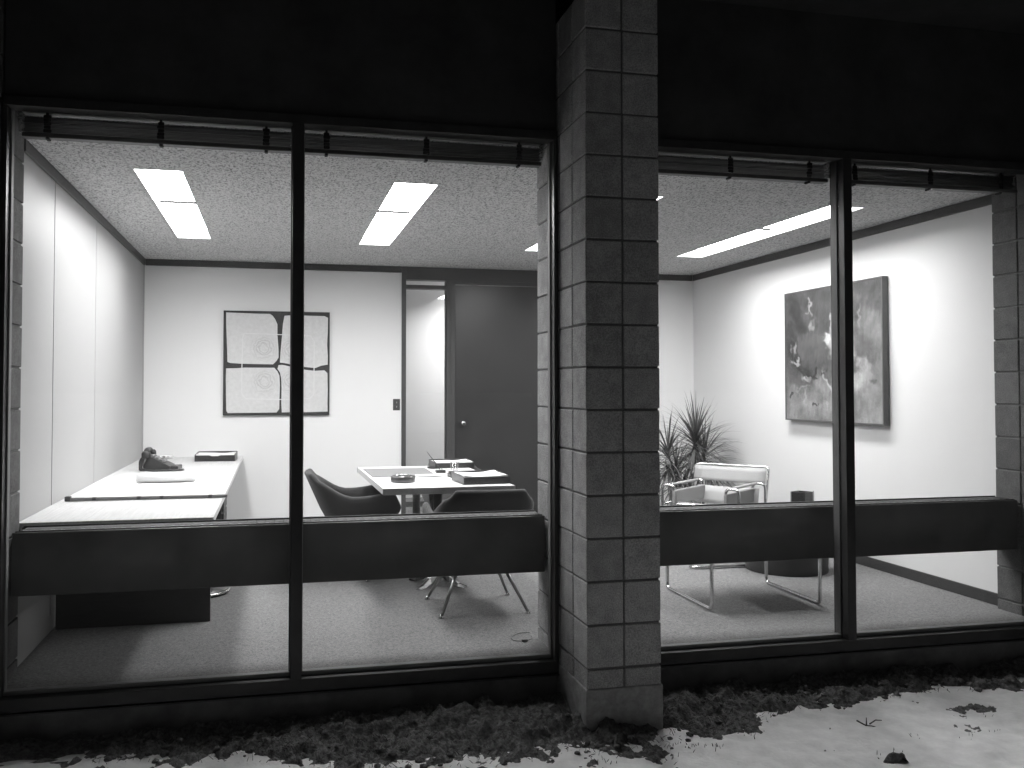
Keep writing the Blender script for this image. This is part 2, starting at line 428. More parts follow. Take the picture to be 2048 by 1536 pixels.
pier(PX[1], 'free-standing concrete block pier between the two wide windows', BLOCK)
pier(PX[2], 'concrete block pier at the end of the room beside the large grey painting', BLOCK_SHADED)

# ------------------------------------------------------------------ facade above, below and beside the windows
struct('wall_spandrel_left', box(PX[0] + PW_ + .004, -.004, .43, .62, 2.662, 3.438), M_SPAN)
struct('wall_spandrel_right', box(PX[1] + PW_ + .004, PX[2] - .004, .43, .62, 2.662, 3.438), M_SPAN)
struct('wall_base_left', box(PX[0] + PW_ + .004, -.004, .435, .80, -.6, -.150), M_BASE)
struct('wall_base_right', box(PX[1] + PW_ + .004, PX[2] - .004, .435, .80, -.6, -.150), M_BASE)
struct('wall_facade_left', box(-9, PX[0] - .004, .30, .62, -.6, 3.438), M_SPAN)
struct('wall_facade_right', box(PX[2] + PW_ + .004, 10, .30, .62, -.6, 3.438), M_SPAN)
struct('roof_and_shade_eave', box(-9, 10, -3.5, 9, 3.44, 3.65), M_SPAN)  # unseen roof, its deep low eave added to darken the pier top

# ------------------------------------------------------------------ room shell
struct('floor', box(XL - .2, XR + .2, .506, YB + 3.2, ZF - .09, ZF), M_CARPET)
LIGHTS = [(-2.093, 1.36, 3.74), (-.593, 1.37, 3.75), (.907, 1.38, 3.77), (2.412, 1.40, 3.80)]
LW, LREC = .136, .066
bm = bmesh.new(); xprev = XL - .2
for lx, ly0, ly1 in LIGHTS:
    a, b = lx - LW, lx + LW
    bx(bm, xprev, a, .70, YB + .12, ZC, ZC + .10)
    bx(bm, a, b, .70, ly0, ZC, ZC + .10); bx(bm, a, b, ly1, YB + .12, ZC, ZC + .10)
    xprev = b
bx(bm, xprev, XR + .2, .70, YB + .12, ZC, ZC + .10)
struct('ceiling', bm, M_CEIL)
struct('wall_left', box(XL - .12, XL, .815, YB + .1, ZF + .001, ZC + .05), M_WALLP)
struct('wall_right', box(XR, XR + .12, .815, YB + .1, ZF + .001, ZC + .05), M_WALL)
struct('wall_back_left', box(XL + .001, -.165, YB, YB + .12, ZF + .001, ZC + .05), M_WALL)
struct('wall_back_right', box(1.375, XR - .001, YB, YB + .12, ZF + .001, ZC + .05), M_WALL)
# blind pocket over the glass
struct('blind_pocket', bx(bx(bmesh.new(), XL - .3, XR + .3, .625, .86, 2.665, 2.72), XL - .3, XR + .3, .702, .72, 2.656, 2.664), M_SPAN)
struct('wall_pier_return_left', box(XL - .3, XL - .003, .81, .86, ZF, 2.664), M_SPAN)
struct('wall_pier_return_right', box(XR + .003, XR + .4, .81, .86, ZF, 2.664), M_SPAN)
# panel joints of the left wall: thin recessed battens
wl_ = bpy.data.objects['wall_left']
for y, v_ in ((1.52, .22), (2.74, .50)):
    obj('panel_joint', box(XL, XL + .0022, y - .0025, y + .0025, ZF + .1, ZC - .064), mat('panel joint %d' % int(v_*100), v_*.82, .7), wl_)
obj('corner_bead', box(XL + .001, XL + .010, YB - .010, YB - .001, ZF + .1, ZC - .064), M_WALLP, wl_)
# seam strip in the ceiling beside the first lamps
for x in (-2.243, ):
    o = obj('ceiling_seam', box(x - .004, x + .004, .72, YB - .02, ZC - .003, ZC - .0005), mat('ceiling seam', .40, .8), bpy.data.objects['ceiling'])

def trim(name, b, label, cat='trim'):
    return tag(obj(name, b, M_TRIM), label, cat)
t0, t1 = ZC - .064, ZC - .001
trim('ceiling_trim', box(XL + .0005, XL + .018, .83, YB - .0185, t0, t1, .002), 'dark wood strip under the ceiling along the panelled wall')
trim('ceiling_trim', box(XL + .0185, -.1655, YB - .018, YB - .0005, t0, t1, .002), 'dark wood strip under the ceiling above the square four-part picture')
trim('ceiling_trim', box(1.376, XR - .0185, YB - .018, YB - .0005, t0, t1, .002), 'short dark wood strip under the ceiling above the potted plant')
trim('ceiling_trim', box(XR - .018, XR - .0005, .83, YB - .0185, t0, t1, .002), 'dark wood strip under the ceiling above the large grey painting')
b0, b1 = ZF + .001, ZF + .078
trim('baseboard', box(XL + .0145, -.1655, YB - .014, YB - .0005, b0, b1, .002), 'dark baseboard under the square four-part picture', 'baseboard')
trim('baseboard', box(1.376, XR - .0145, YB - .014, YB - .0005, b0, b1, .002), 'dark baseboard behind the potted plant', 'baseboard')
trim('baseboard', box(XR - .014, XR - .0005, .83, YB - .0145, b0, b1, .002), 'dark baseboard under the large grey painting', 'baseboard')

# ------------------------------------------------------------------ corridor behind the sidelight
struct('corridor_wall_far', box(-3.5, 4, YB + 2.2, YB + 2.3, ZF + .001, 2.7), M_WALL)
struct('corridor_wall_left', box(-3.6, -3.502, YB + .12, YB + 2.3, ZF + .001, 2.7), M_WALL)
struct('corridor_wall_right', box(4.002, 4.1, YB + .12, YB + 2.3, ZF + .001, 2.7), M_WALL)
struct('corridor_ceiling', box(-3.6, 4.1, YB + .121, YB + 2.3, ZC + .04, ZC + .1), M_WALL)

# ------------------------------------------------------------------ windows
def window(x0, x1, label, group):
    t = thing('window', label, 'window', ((x0 + x1)/2, GY, -.145))
    cx_ = (x0 + x1)/2; ox, oy, oz = cx_, GY, -.145
    def B(name, a, b, c, d, e, f, m, bev=.0015, parent=t):
        return obj(name, box(a-ox, b-ox, c-oy, d-oy, e-oz, f-oz, bev), m, parent)
    y0, y1 = .408, .500
    zb, zt = -.074, 2.615
    B('sill', x0 + .002, x1 - .002, y0, y1, -.138, zb - .004, M_FRAME)
    B('flashing', x0 + .002, x1 - .002, y0 - .012, .43, -.1485, -.1415, M_FRAME, 0)
    B('head', x0 + .002, x1 - .002, y0, y1, zt, 2.66, M_FRAME)
    for a, b in ((x0 + .002, x0 + .022), (x1 - .022, x1 - .002)):
        B('jamb', a, b, y0, y1, zb - .0035, zt - .0005, M_FRAME)
    mw = .0265
    B('mullion', cx_ - mw, cx_ + mw, y0 - .006, y1 + .03, zb - .0035, zt - .0005, M_FRAME)
    B('bead', cx_ - mw - .007, cx_ - mw - .0005, GY + .005, y1 + .012, zb + .02, zt - .001, mat('mullion bead', .10, .5))
    B('bead', cx_ + mw + .0005, cx_ + mw + .006, GY + .005, y1 + .012, zb + .02, zt - .001, M_STOP)
    B('glazing_stop', x0 + .0225, x0 + .030, GY + .006, y1, zb + .018, zt - .001, M_STOP)
    B('glazing_stop', x1 - .030, x1 - .0225, GY + .006, y1, zb + .018, zt - .001, M_STOP)
    B('glazing_stop', x0 + .023, cx_ - mw - .001, GY + .006, y1, zb - .0035, zb + .017, M_STOP)
    B('glazing_stop', cx_ + mw + .001, x1 - .023, GY + .006, y1, zb - .0035, zb + .017, M_STOP)
    for a, b in ((x0 + .023, cx_ - mw - .001), (cx_ + mw + .001, x1 - .023)):
        B('pane', a, b, GY - .003, GY + .003, zb - .003, zt - .001, M_GLASS, 0)
    return t
window(PX[0] + PW_, PX[1], 'wide two-pane window in black frame in front of the desk and counter', None)
window(PX[1] + PW_, PX[2], 'wide two-pane window in black frame in front of the tubular sling chair', None)

# ------------------------------------------------------------------ raised slatted blinds
def blind(x0, x1, label):
    cx_ = (x0 + x1)/2; t = thing('raised_blind', label, 'blind', (cx_, .565, 2.50))
    w = (x1 - x0)/2
    obj('head_rail', box(-w, w, -.028, .03, .122, .150, .003), M_RAIL, t)
    obj('bottom_rail', box(-w, w, -.027, .027, .008, .030, .004, 2), M_SLAT, t)
    bm = bmesh.new(); prism(bm, [(-.026, .0), (-.013, .0028), (0, .0036), (.013, .0028), (.026, 0), (.026, -.0012), (0, .0022), (-.026, -.0012)], 'x', -w + .004, w - .004)
    me = bpy.data.meshes.new('slat'); bmesh.ops.recalc_face_normals(bm, faces=bm.faces[:]); bm.to_mesh(me); bm.free(); me.materials.append(M_SLAT)
    n = 11
    for k in range(n):
        o = link_mesh('slat', me, None, t)
        o.location = (random.uniform(-.004, .004), random.uniform(-.004, .004), .036 + k*.0066)
        o.rotation_euler = (random.gauss(0, .05), random.gauss(0, .0010), random.gauss(0, .0008))
    for fx in (-.82, 0, .80):
        bm = bmesh.new(); xx = fx*w
        for k in range(5):
            bx(bm, xx - .013 - random.uniform(0, .006), xx + .013 + random.uniform(0, .006), -.033 - random.uniform(0, .004), -.0285, .03 + k*.017, .046 + k*.017, .003)
        bx(bm, xx - .009, xx + .009, -.03, .01, -.002, .0075, .003)
        bx(bm, xx - .006, xx + .006, -.033, -.029, .112, .153, .001)
        obj('ladder_tape', bm, M_TAPE, t)
    return t
xa, xb = PX[0] + PW_ + .05, -.05
xm = (PX[0] + PW_)/2
blind(xa, xm - .03, 'raised dark slatted blind above the long counter')
blind(xm + .03, xb, 'raised dark slatted blind above the desk, ending at the middle pier')
xa, xb = PX[1] + PW_ + .05, PX[2] - .05
xm = (PX[1] + PW_ + PX[2])/2
blind(xa, xm - .03, 'raised dark slatted blind above the tubular chair, starting at the middle pier')
blind(xm + .03, xb, 'raised dark slatted blind in front of the large grey painting wall')

# ------------------------------------------------------------------ convectors
def convector(x0, x1, label):
    cx_ = (x0 + x1)/2; w = (x1 - x0)/2
    t = thing('convector', label, 'convector', (cx_, .62, ZF))
    z0, z1 = .335 - ZF, .640 - ZF
    bm = bmesh.new()
    bx(bm, -w, w, 0, .012, z0, z1 - .004, .004, 2)
    bx(bm, -w, w, .0125, .175, z0 + .002, z0 + .012)
    bx(bm, -w, w, .165, .178, z0 + .0125, z1 - .002, .002)
    bx(bm, -w, -w + .006, .0125, .1645, z0 + .0125, z1 - .012)
    bx(bm, w - .006, w, .0125, .1645, z0 + .0125, z1 - .012)
    obj('casing', bm, M_CONV, t)
    bm = bmesh.new()
    bx(bm, -w + .01, w - .01, .013, .020, z1 - .010, z1 + .001, .0015)
    bx(bm, -w + .01, w - .01, .158, .164, z1 - .010, z1 + .004, .0015)
    bx(bm, -w + .01, w - .01, .080, .092, z1 - .010, z1 - .001, .0015)
    n = int(2*w/.0455)
    for k in range(n):
        x = -w + .03 + k*.0455
        bx(bm, x, x + .0435, .0205, .0795, z1 - .012, z1 - .002)
        bx(bm, x, x + .0435, .0925, .1575, z1 - .012, z1 - .002)
    obj('grille', bm, M_CONVL, t)
    bm = bmesh.new()
    for k in range(n):
        x = -w + .03 + k*.0455
        bx(bm, x, x + .017, .0135, .0195, z1 + .0012, z1 + .0035)  # bright tabs stand in for light showing through the front lip
    bx(bm, -w + .012, w - .012, .1585, .1635, z1 + .0042, z1 + .0060)
    obj('grille_light_tabs', bm, mat('grille light edge', .30, .4, metal=.5), t)
    bm = bmesh.new()
    bx(bm, -w + .006, w - .006, .05, .13, z0 + .06, z0 + .14)
    obj('heating_element', bm, M_BLACK, t)
    for s in (-1, 1):
        obj('wall_bracket', box(s*(w + .001), s*(w + .0085), .03, .14, z0 + .05, z1 - .06), M_CONV, t)
    return t
convector(PX[0] + PW_ + .010, PX[1] - .010, 'long dark convector beam across the window before the desk and counter')
convector(PX[1] + PW_ + .010, PX[2] - .010, 'long dark convector beam across the window before the tubular chair')

# ------------------------------------------------------------------ fluorescent troffers
def troffer(x, y0, y1, label, zc=ZC, group=None, lm=None, rec=LREC):
    """recessed fixture: grey-sided well, its recess added to cut spill on the walls, with two lit diffusers at its top"""
    cy_ = (y0 + y1)/2; h = (y1 - y0)/2 - .001; w = LW - .001
    t = thing('ceiling_light', label, 'ceiling light', (x, cy_, zc), 0, group)
    bm = bmesh.new(); e = .003; g = .004
    for s_ in (-1, 1):
        bx(bm, min(s_*w, s_*(w - e)), max(s_*w, s_*(w - e)), -h, h, -.002, rec)
        bx(bm, -w + e + .0003, w - e - .0003, min(s_*h, s_*(h - e)), max(s_*h, s_*(h - e)), -.002, rec)
    bx(bm, -w, w, -h, h, rec + .0105, rec + .016)
    obj('housing', bm, mat('troffer well', .28, .5), t)
    obj('divider', box(-w + e + .0005, w - e - .0005, -.007, .007, rec - .018, rec), mat('troffer divider', .010, .8, spec=.1), t)
    for a, b in ((-h + e + .001, -.0005), (.0005, h - e - .001)):
        obj('diffuser', box(-w + e + .0006, w - e - .0006, a, b, rec + .001, rec + .009), lm or M_LAMP, t)
    return t
troffer(-2.093, 1.36, 3.74, 'long two-panel ceiling light over the counter')
troffer(-.593, 1.37, 3.75, 'long two-panel ceiling light over the desk')
troffer(.907, 1.38, 3.77, 'long two-panel ceiling light partly hidden behind the middle pier')
troffer(2.412, 1.40, 3.80, 'long two-panel ceiling light over the tubular chair beside the grey painting')
troffer(.95, YB + .35, YB + 1.9, 'corridor ceiling light behind the dark door', ZC - .06, lm=M_LAMP2)

# ------------------------------------------------------------------ door and sidelight
dt = thing('office_door', 'dark flush wood door with round knob, standing beside the narrow glass panel', 'door', (.85, YB, ZF))
def DB(name, x0, x1, y0, y1, z0, z1, m, bev=.002, par=None):
    return obj(name, box(x0 - .85, x1 - .85, y0, y1, z0 - ZF, z1 - ZF, bev), m, par or dt)
DB('leaf', .398, 1.318, .006, .050, ZF + .012, 2.397, M_DOOR)
DB('jamb', .345, .3945, -.014, .121, ZF + .001, 2.404, M_TRIM)
DB('jamb', 1.3215, 1.3735, -.014, .121, ZF + .001, 2.404, M_TRIM)
DB('head_panel', -.1195, 1.3735, -.014, .121, 2.4425, ZC - .001, M_TRIM)
DB('head_jamb', .3455, 1.3730, -.010, .121, 2.4045, 2.442, M_TRIM)
kb = bmesh.new(); lathe(kb, [(.030, 0), (.030, .006), (.012, .012), (.012, .035), (.022, .040), (.029, .052), (.026, .066), (.012, .073)], seg=24)
ko = obj('knob', kb, M_CHROME, dt); ko.rotation_euler = (R(90), 0, 0); ko.location = (.474 - .85, .006, .961 - ZF)
st = thing('sidelight', 'narrow full-height glass panel in dark wood frame beside the door', 'sidelight', (.09, YB, ZF))
def SB(name, x0, x1, y0, y1, z0, z1, m, bev=.002):
    return obj(name, box(x0 - .09, x1 - .09, y0, y1, z0 - ZF, z1 - ZF, bev), m, st)
SB('stile', -.1635, -.120, -.014, .121, ZF + .001, ZC - .001, M_TRIM)
SB('stile', .3055, .3445, -.014, .121, ZF + .001, 2.442, M_TRIM)
SB('rail', -.1195, .305, .0, .121, 2.352, 2.390, M_TRIM)
SB('rail', -.1195, .305, .0, .121, .108, .162, M_TRIM)
SB('rail', -.1195, .305, .0, .121, ZF + .001, .022, M_TRIM)
SB('pane', -.1195, .305, .055, .061, .1625, 2.3515, M_GLASS2, 0)
SB('pane', -.1195, .305, .055, .061, 2.3905, 2.442, M_GLASS2, 0)
SB('pane', -.1195, .305, .055, .061, .0225, .1075, M_GLASS2, 0)
sw = thing('light_switch', 'small dark switch plate on the white wall beside the narrow glass panel', 'switch', (-.216, YB, 1.155))
obj('plate', box(-.036, .036, -.006, -.0005, -.058, .058, .002), M_TRIM, sw)
for z in (-.022, .022): obj('toggle', box(-.005, .005, -.016, -.0062, z - .009, z + .009, .002), M_GREYPL, sw)

# ------------------------------------------------------------------ square picture on the back wall
pc = thing('square_picture', 'square dark-framed picture with four pale rounded panels on the back wall', 'picture', (-1.411, YB, 1.571))
h = .515
obj('backing', box(-h, h, -.030, -.004, -h, h, .002), mat('dark picture ground', .035, .8, nscale=30, namt=.2), pc)
def pale_panel_mat(i, cx_, cz_):
    m = bpy.data.materials.new('pale panel %d' % i); m.use_nodes = True
    nt = m.node_tree; b = nt.nodes['Principled BSDF']; b.inputs['Roughness'].default_value = .8
    tc = nt.nodes.new('ShaderNodeTexCoord'); mp = nt.nodes.new('ShaderNodeMapping'); mp.inputs['Location'].default_value = (-cx_, 0, -cz_)
    nt.links.new(tc.outputs['Object'], mp.inputs['Vector'])
    wv = nt.nodes.new('ShaderNodeTexWave'); wv.wave_type = 'RINGS'; wv.rings_direction = 'Y'; wv.inputs['Scale'].default_value = 11; wv.inputs['Distortion'].default_value = 9; wv.inputs['Detail'].default_value = 4; wv.inputs['Detail Scale'].default_value = 2.0
    nt.links.new(mp.outputs[0], wv.inputs['Vector'])
    ln = nt.nodes.new('ShaderNodeVectorMath'); ln.operation = 'LENGTH'; nt.links.new(mp.outputs[0], ln.inputs[0])
    mask = nt.nodes.new('ShaderNodeMapRange'); mask.inputs['From Min'].default_value = .075; mask.inputs['From Max'].default_value = .15; mask.inputs['To Min'].default_value = 1; mask.inputs['To Max'].default_value = 0
    nt.links.new(ln.outputs['Value'], mask.inputs['Value'])
    mask2 = nt.nodes.new('ShaderNodeMapRange'); mask2.inputs['From Min'].default_value = .03; mask2.inputs['From Max'].default_value = .06
    nt.links.new(ln.outputs['Value'], mask2.inputs['Value'])
    n = nt.nodes.new('ShaderNodeTexNoise'); n.inputs['Scale'].default_value = 30; n.inputs['Detail'].default_value = 5; nt.links.new(tc.outputs['Object'], n.inputs['Vector'])
    mu = nt.nodes.new('ShaderNodeMath'); mu.operation = 'MULTIPLY'; nt.links.new(mask.outputs[0], mu.inputs[0]); nt.links.new(wv.outputs['Fac'], mu.inputs[1])
    mu2 = nt.nodes.new('ShaderNodeMath'); mu2.operation = 'MULTIPLY'; nt.links.new(mu.outputs[0], mu2.inputs[0]); nt.links.new(mask2.outputs[0], mu2.inputs[1])
    mu3 = nt.nodes.new('ShaderNodeMath'); mu3.operation = 'MULTIPLY'; nt.links.new(mu2.outputs[0], mu3.inputs[0]); nt.links.new(n.outputs['Fac'], mu3.inputs[1])
    mr = nt.nodes.new('ShaderNodeMapRange'); mr.inputs['From Max'].default_value = .6; mr.inputs['To Min'].default_value = .60; mr.inputs['To Max'].default_value = .44
    nt.links.new(mu3.outputs[0], mr.inputs['Value']); 
    mr4 = nt.nodes.new('ShaderNodeMapRange'); mr4.inputs['From Min'].default_value = .3; mr4.inputs['From Max'].default_value = .7; mr4.inputs['To Min'].default_value = .94; mr4.inputs['To Max'].default_value = 1.06
    nt.links.new(n.outputs['Fac'], mr4.inputs['Value'])
    mu4 = nt.nodes.new('ShaderNodeMath'); mu4.operation = 'MULTIPLY'; nt.links.new(mr.outputs[0], mu4.inputs[0]); nt.links.new(mr4.outputs[0], mu4.inputs[1])
    nt.links.new(mu4.outputs[0], b.inputs['Base Color'])
    return m
def pic(px, py):    # crop pixels of the picture -> local x, z
    return (-h + (px - 255)/1158*2*h, h - (py - 232)/1150*2*h)
PANELS = [
    [(283, 255), (440, 258), (600, 262), (755, 262), (785, 285), (810, 320), (835, 375), (836, 500), (848, 640), (850, 745), (825, 785), (790, 820), (600, 818), (440, 815), (330, 808), (300, 795), (297, 680), (290, 530), (284, 380)],
    [(912, 280), (1000, 272), (1200, 275), (1355, 276), (1392, 295), (1390, 450), (1384, 600), (1392, 720), (1390, 820), (1320, 832), (1255, 858), (1140, 848), (1020, 832), (950, 812), (895, 803), (864, 800), (870, 690), (886, 500), (895, 370)],
    [(286, 868), (400, 865), (480, 858), (640, 858), (805, 858), (840, 900), (860, 945), (866, 1050), (862, 1200), (860, 1315), (832, 1352), (640, 1354), (440, 1354), (308, 1356), (292, 1330), (288, 1180), (284, 1000)],
    [(850, 828), (895, 826), (960, 840), (1030, 858), (1150, 880), (1250, 890), (1355, 884), (1388, 915), (1392, 1100), (1390, 1250), (1392, 1345), (1200, 1350), (1000, 1350), (888, 1352), (882, 1250), (884, 1080), (880, 980), (866, 910), (838, 870)],
]
CENT = [(690, 640), (1000, 660), (700, 1010), (1000, 1000)]
for i, pl in enumerate(PANELS):
    bm = bmesh.new(); prism(bm, [pic(*p) for p in pl], 'y', -.0345, -.0305)
    obj('pale_panel', bm, pale_panel_mat(i, *pic(*CENT[i])), pc)
bm = bmesh.new()
ring = [pic(*p) for p in [(480, 480), (860, 490), (1200, 500), (1240, 560), (1240, 860), (1240, 1150), (1190, 1200), (870, 1208), (500, 1200), (455, 1150), (455, 840), (462, 520)]]
rp = [Vector((x, -.035, z)) for x, z in ring]; rp = rp + [rp[0]]
for a, b in zip(rp, rp[1:]):
    d = (b - a); n = Vector((-d.z, 0, d.x)).normalized() * .0040
    vs = [bm.verts.new(p) for p in (a - n, b - n, b + n, a + n)]; vs2 = [bm.verts.new(p + Vector((0, -.0012, 0))) for p in (a - n, b - n, b + n, a + n)]
    bm.faces.new(vs2); 
    for k in range(4): bm.faces.new((vs[k], vs[(k+1) % 4], vs2[(k+1) % 4], vs2[k]))
obj('pale_line', bm, mat('pale line', .66, .8), pc)

# ------------------------------------------------------------------ large grey painting on the right wall
gp = thing('grey_painting', 'large abstract grey brushwork painting hanging on the white side wall', 'painting', (XR, 2.522, 1.605))
PWD, PHT = .660, .565    # half sizes (y, z)
obj('stretcher', box(-.050, -.012, -PWD + .025, PWD - .025, -PHT + .025, PHT - .025), M_DARKWOOD, gp)
bm = bmesh.new()
for (a, b, c, d) in ((-PWD, PWD, PHT - .012, PHT), (-PWD, PWD, -PHT, -PHT + .012), (-PWD, -PWD + .012, -PHT + .0122, PHT - .0122), (PWD - .012, PWD, -PHT + .0122, PHT - .0122)):
    bx(bm, -.058, -.006, a, b, c, d, .001)
obj('frame', bm, mat('painting frame', .085, .5), gp)
def paint(u, v):
    """u 0..1 left to right as hung, v 0..1 top to bottom; returns reflectance"""
    wu = u + .06*fbm(u, v, 5, 3, 1) + .07*fbm(u, v, 15, 4, 2); wv = v + .06*fbm(u, v, 5, 3, 4) + .07*fbm(u, v, 15, 4, 5)
    base = .105 + .12*smooth(.45, .95, wv) + .16*fbm(u, v, 4, 5, 8)
    base += .10*smooth(.70, .86, wu)*smooth(.05, .35, wv)*(1 - .4*smooth(.6, .9, wv))
    def blob(cu, cv, su, sv, amt, sharp=1.0, rot=0.0):
        du, dv = wu - cu, wv - cv
        c, s = math.cos(rot), math.sin(rot); du, dv = c*du + s*dv, -s*du + c*dv
        q = 1 - math.sqrt((du/su)**2 + (dv/sv)**2)
        return amt*smooth(0, sharp, q)
    def mixto(b, target, w): return b + (target - b)*max(0, min(1, w))
    base = mixto(base, .105, blob(.36, .13, .20, .16, .7, .7))
    base = mixto(base, .085, blob(.64, .13, .14, .16, .75, .6))
    base = mixto(base, .125, blob(.30, .46, .17, .17, 1.0, .25))          # big grey block
    base = mixto(base, .42, blob(.53, .44, .10, .15, .85, .7))            # pale centre
    base = mixto(base, .46, blob(.47, .38, .055, .05, .8, .6))
    base = mixto(base, .40, blob(.68, .50, .09, .13, .8, .7))
    base = mixto(base, .38, blob(.82, .58, .10, .05, .6, .7, .5))
    base = mixto(base, .43, blob(.78, .70, .16, .10, .7, .8, -.4))
    base = mixto(base, .34, blob(.28, .12, .02, .08, .8, .7, -.3))
    base = mixto(base, .36, blob(.32, .27, .05, .07, .7, .8))
    base = mixto(base, .33, blob(.10, .43, .035, .08, .7, .5)); base = mixto(base, .11, blob(.10, .34, .025, .025, .8, .5))
    base = mixto(base, .34, blob(.08, .55, .05, .03, .7, .6)); base = mixto(base, .36, blob(.15, .57, .02, .06, .8, .5, -.5))
    base = mixto(base, .13, blob(.10, .68, .14, .09, .7, .6))
    base = mixto(base, .30, blob(.17, .76, .18, .02, .7, .7, -.25))
    base = mixto(base, .36, blob(.42, .72, .14, .09, .5, .8, .6)); base = mixto(base, .40, blob(.47, .70, .02, .15, .7, .6, -.4))
    base = mixto(base, .38, blob(.24, .665, .09, .025, .8, .6))
    base = mixto(base, .035, blob(.17, .615, .022, .03, 1, .4)); base = mixto(base, .04, blob(.33, .63, .025, .04, 1, .4)); base = mixto(base, .05, blob(.25, .64, .10, .010, .9, .6))
    base = mixto(base, .06, blob(.45, .63, .05, .012, .8, .6, -.4)); base = mixto(base, .05, blob(.36, .67, .03, .02, .8, .5, .7))
    base = mixto(base, .07, blob(.70, .56, .03, .05, .8, .5, .6)); base = mixto(base, .08, blob(.69, .37, .04, .012, .8, .5, .5)); base = mixto(base, .08, blob(.68, .33, .03, .02, .8, .5))
    base = mixto(base, .05, blob(.04, .825, .035, .018, .9, .5)); base = mixto(base, .06, blob(.34, .885, .035, .018, .9, .5)); base = mixto(base, .20, blob(.38, .83, .09, .06, .6, .6))
    base = mixto(base, .35, blob(.24, .84, .03, .09, .6, .7)); base = mixto(base, .36, blob(.45, .87, .02, .09, .6, .7))
    base = mixto(base, .38, blob(.53, .25, .02, .14, .7, .7, .2)); base = mixto(base, .30, blob(.79, .25, .02, .15, .5, .7)); base = mixto(base, .40, blob(.68, .27, .03, .035, .8, .5)); base = mixto(base, .07, blob(.92, .70, .05, .03, .5, .7))
    # bristle streaks
    base *= 1 + .25*fbm(u*2.5 + .3*v, v*.7, 16, 3, 12) + .45*fbm(u, v, 9, 5, 15)
    return max(.02, .125*(max(.02, base*.92)/.16)**1.5)
nu, nv = 190, 165
vs = []; cols = []
for j in range(nv + 1):
    for i in range(nu + 1):
        u, v = i/nu, j/nv
        vs.append((-.0525, (PWD - .0122) - u*2*(PWD - .0122), (PHT - .0122) - v*2*(PHT - .0122))); cols.append(paint(u, v))
fs = [(j*(nu+1)+i, j*(nu+1)+i+1, (j+1)*(nu+1)+i+1, (j+1)*(nu+1)+i) for j in range(nv) for i in range(nu)]
me = bpy.data.meshes.new('canvas'); me.from_pydata(vs, [], fs); me.update()
ca = me.attributes.new('paint', 'FLOAT', 'POINT'); ca.data.foreach_set('value', cols)
link_mesh('canvas', me, attr_mat('oil paint', .6), gp)

# ------------------------------------------------------------------ counter along the left wall
ct = thing('long_counter', 'long pale wood counter running along the panelled wall', 'counter', (-2.2, 2.9, ZF))
def K(name, x0, x1, y0, y1, z0, z1, m, bev=.002, par=ct, o=(-2.2, 2.9, ZF)):
    return obj(name, box(x0 - o[0], x1 - o[0], y0 - o[1], y1 - o[1], z0 - o[2], z1 - o[2], bev), m, par)
CZ = .655
K('top', XL + .003, -1.742, .812, YB - .004, CZ - .034, CZ, M_COUNTER, .0015)
K('edge_strip', -1.7418, -1.736, .812, YB - .004, CZ - .034, CZ - .0005, M_LAM, .0005)
K('end_panel', -2.655, -1.80, 1.57, 1.61, ZF + .001, CZ - .035, M_DARKWOOD)
K('drawer_unit', -2.46, -1.80, 2.62, 3.05, ZF + .03, CZ - .035, M_DARKWOOD)
for z in (.05, .25, .44):
    K('drawer_front', -1.7995, -1.782, 2.63, 3.04, z, z + .175, M_DARKWOOD)
K('wall_cleat', XL + .015, XL + .05, .85, YB - .02, CZ - .10, CZ - .0352, M_DARKWOOD)
# low stool between the panels, only its foot shows
so = thing('tucked_stool', 'low dark stool with chrome foot tucked under the long counter', 'stool', (-1.93, 2.35, ZF))
bm = bmesh.new(); lathe(bm, [(.19, .001), (.205, .012), (.20, .028), (.10, .045), (.03, .06), (.025, .30), (.05, .31)], seg=36); obj('base', bm, M_BLACK, so)
bm = bmesh.new(); lathe(bm, [(.16, .311), (.175, .33), (.17, .375), (.13, .39)], seg=36); obj('seat', bm, M_FAB, so)
bm = bmesh.new(); lathe(bm, [(.207, .013), (.211, .017), (.211, .023), (.206, .027)], seg=36); obj('foot_ring', bm, M_CHROME, so)

# things on the counter
def sheet(name, pts, z, m, label, cat, curl=0.0, th=.0012):
    cx_ = sum(p[0] for p in pts)/4; cy_ = sum(p[1] for p in pts)/4
    bm = bmesh.new(); n = 14
    top = []; bot = []
    for j in range(n + 1):
        for i in range(n + 1):
            u, v = i/n, j/n
            x = (1-u)*(1-v)*pts[0][0] + u*(1-v)*pts[1][0] + u*v*pts[2][0] + (1-u)*v*pts[3][0] - cx_
            y = (1-u)*(1-v)*pts[0][1] + u*(1-v)*pts[1][1] + u*v*pts[2][1] + (1-u)*v*pts[3][1] - cy_
            zz = curl*(max(0, abs(u - .5)*2 - .6)**2 + .25*max(0, mnoise.noise((x*3, y*3, curl*100)))) 
            top.append(bm.verts.new((x, y, zz + th))); bot.append(bm.verts.new((x, y, zz)))
    for j in range(n):
        for i in range(n):
            k = j*(n+1) + i
            bm.faces.new((top[k], top[k+1], top[k+n+2], top[k+n+1])); bm.faces.new((bot[k+n+1], bot[k+n+2], bot[k+1], bot[k]))
    rim = [i for i in range(n)] + [n + j*(n+1) for j in range(n)] + [n*(n+1) + i for i in range(n, 0, -1)] + [j*(n+1) for j in range(n, 0, -1)]
    for a, b in zip(rim, rim[1:] + rim[:1]): bm.faces.new((top[a], bot[a], bot[b], top[b]))
    for f in bm.faces: f.smooth = False
    o = obj(name, bm, m); o.location = (cx_, cy_, z); return tag(o, label, cat)
sheet('drawing_sheet', [(-2.56, 1.72), (-1.78, 1.69), (-1.79, 2.68), (-2.58, 2.74)], CZ + .0006, M_PAPER, 'large white drawing sheet lying flat on the counter behind the straightedge', 'paper')
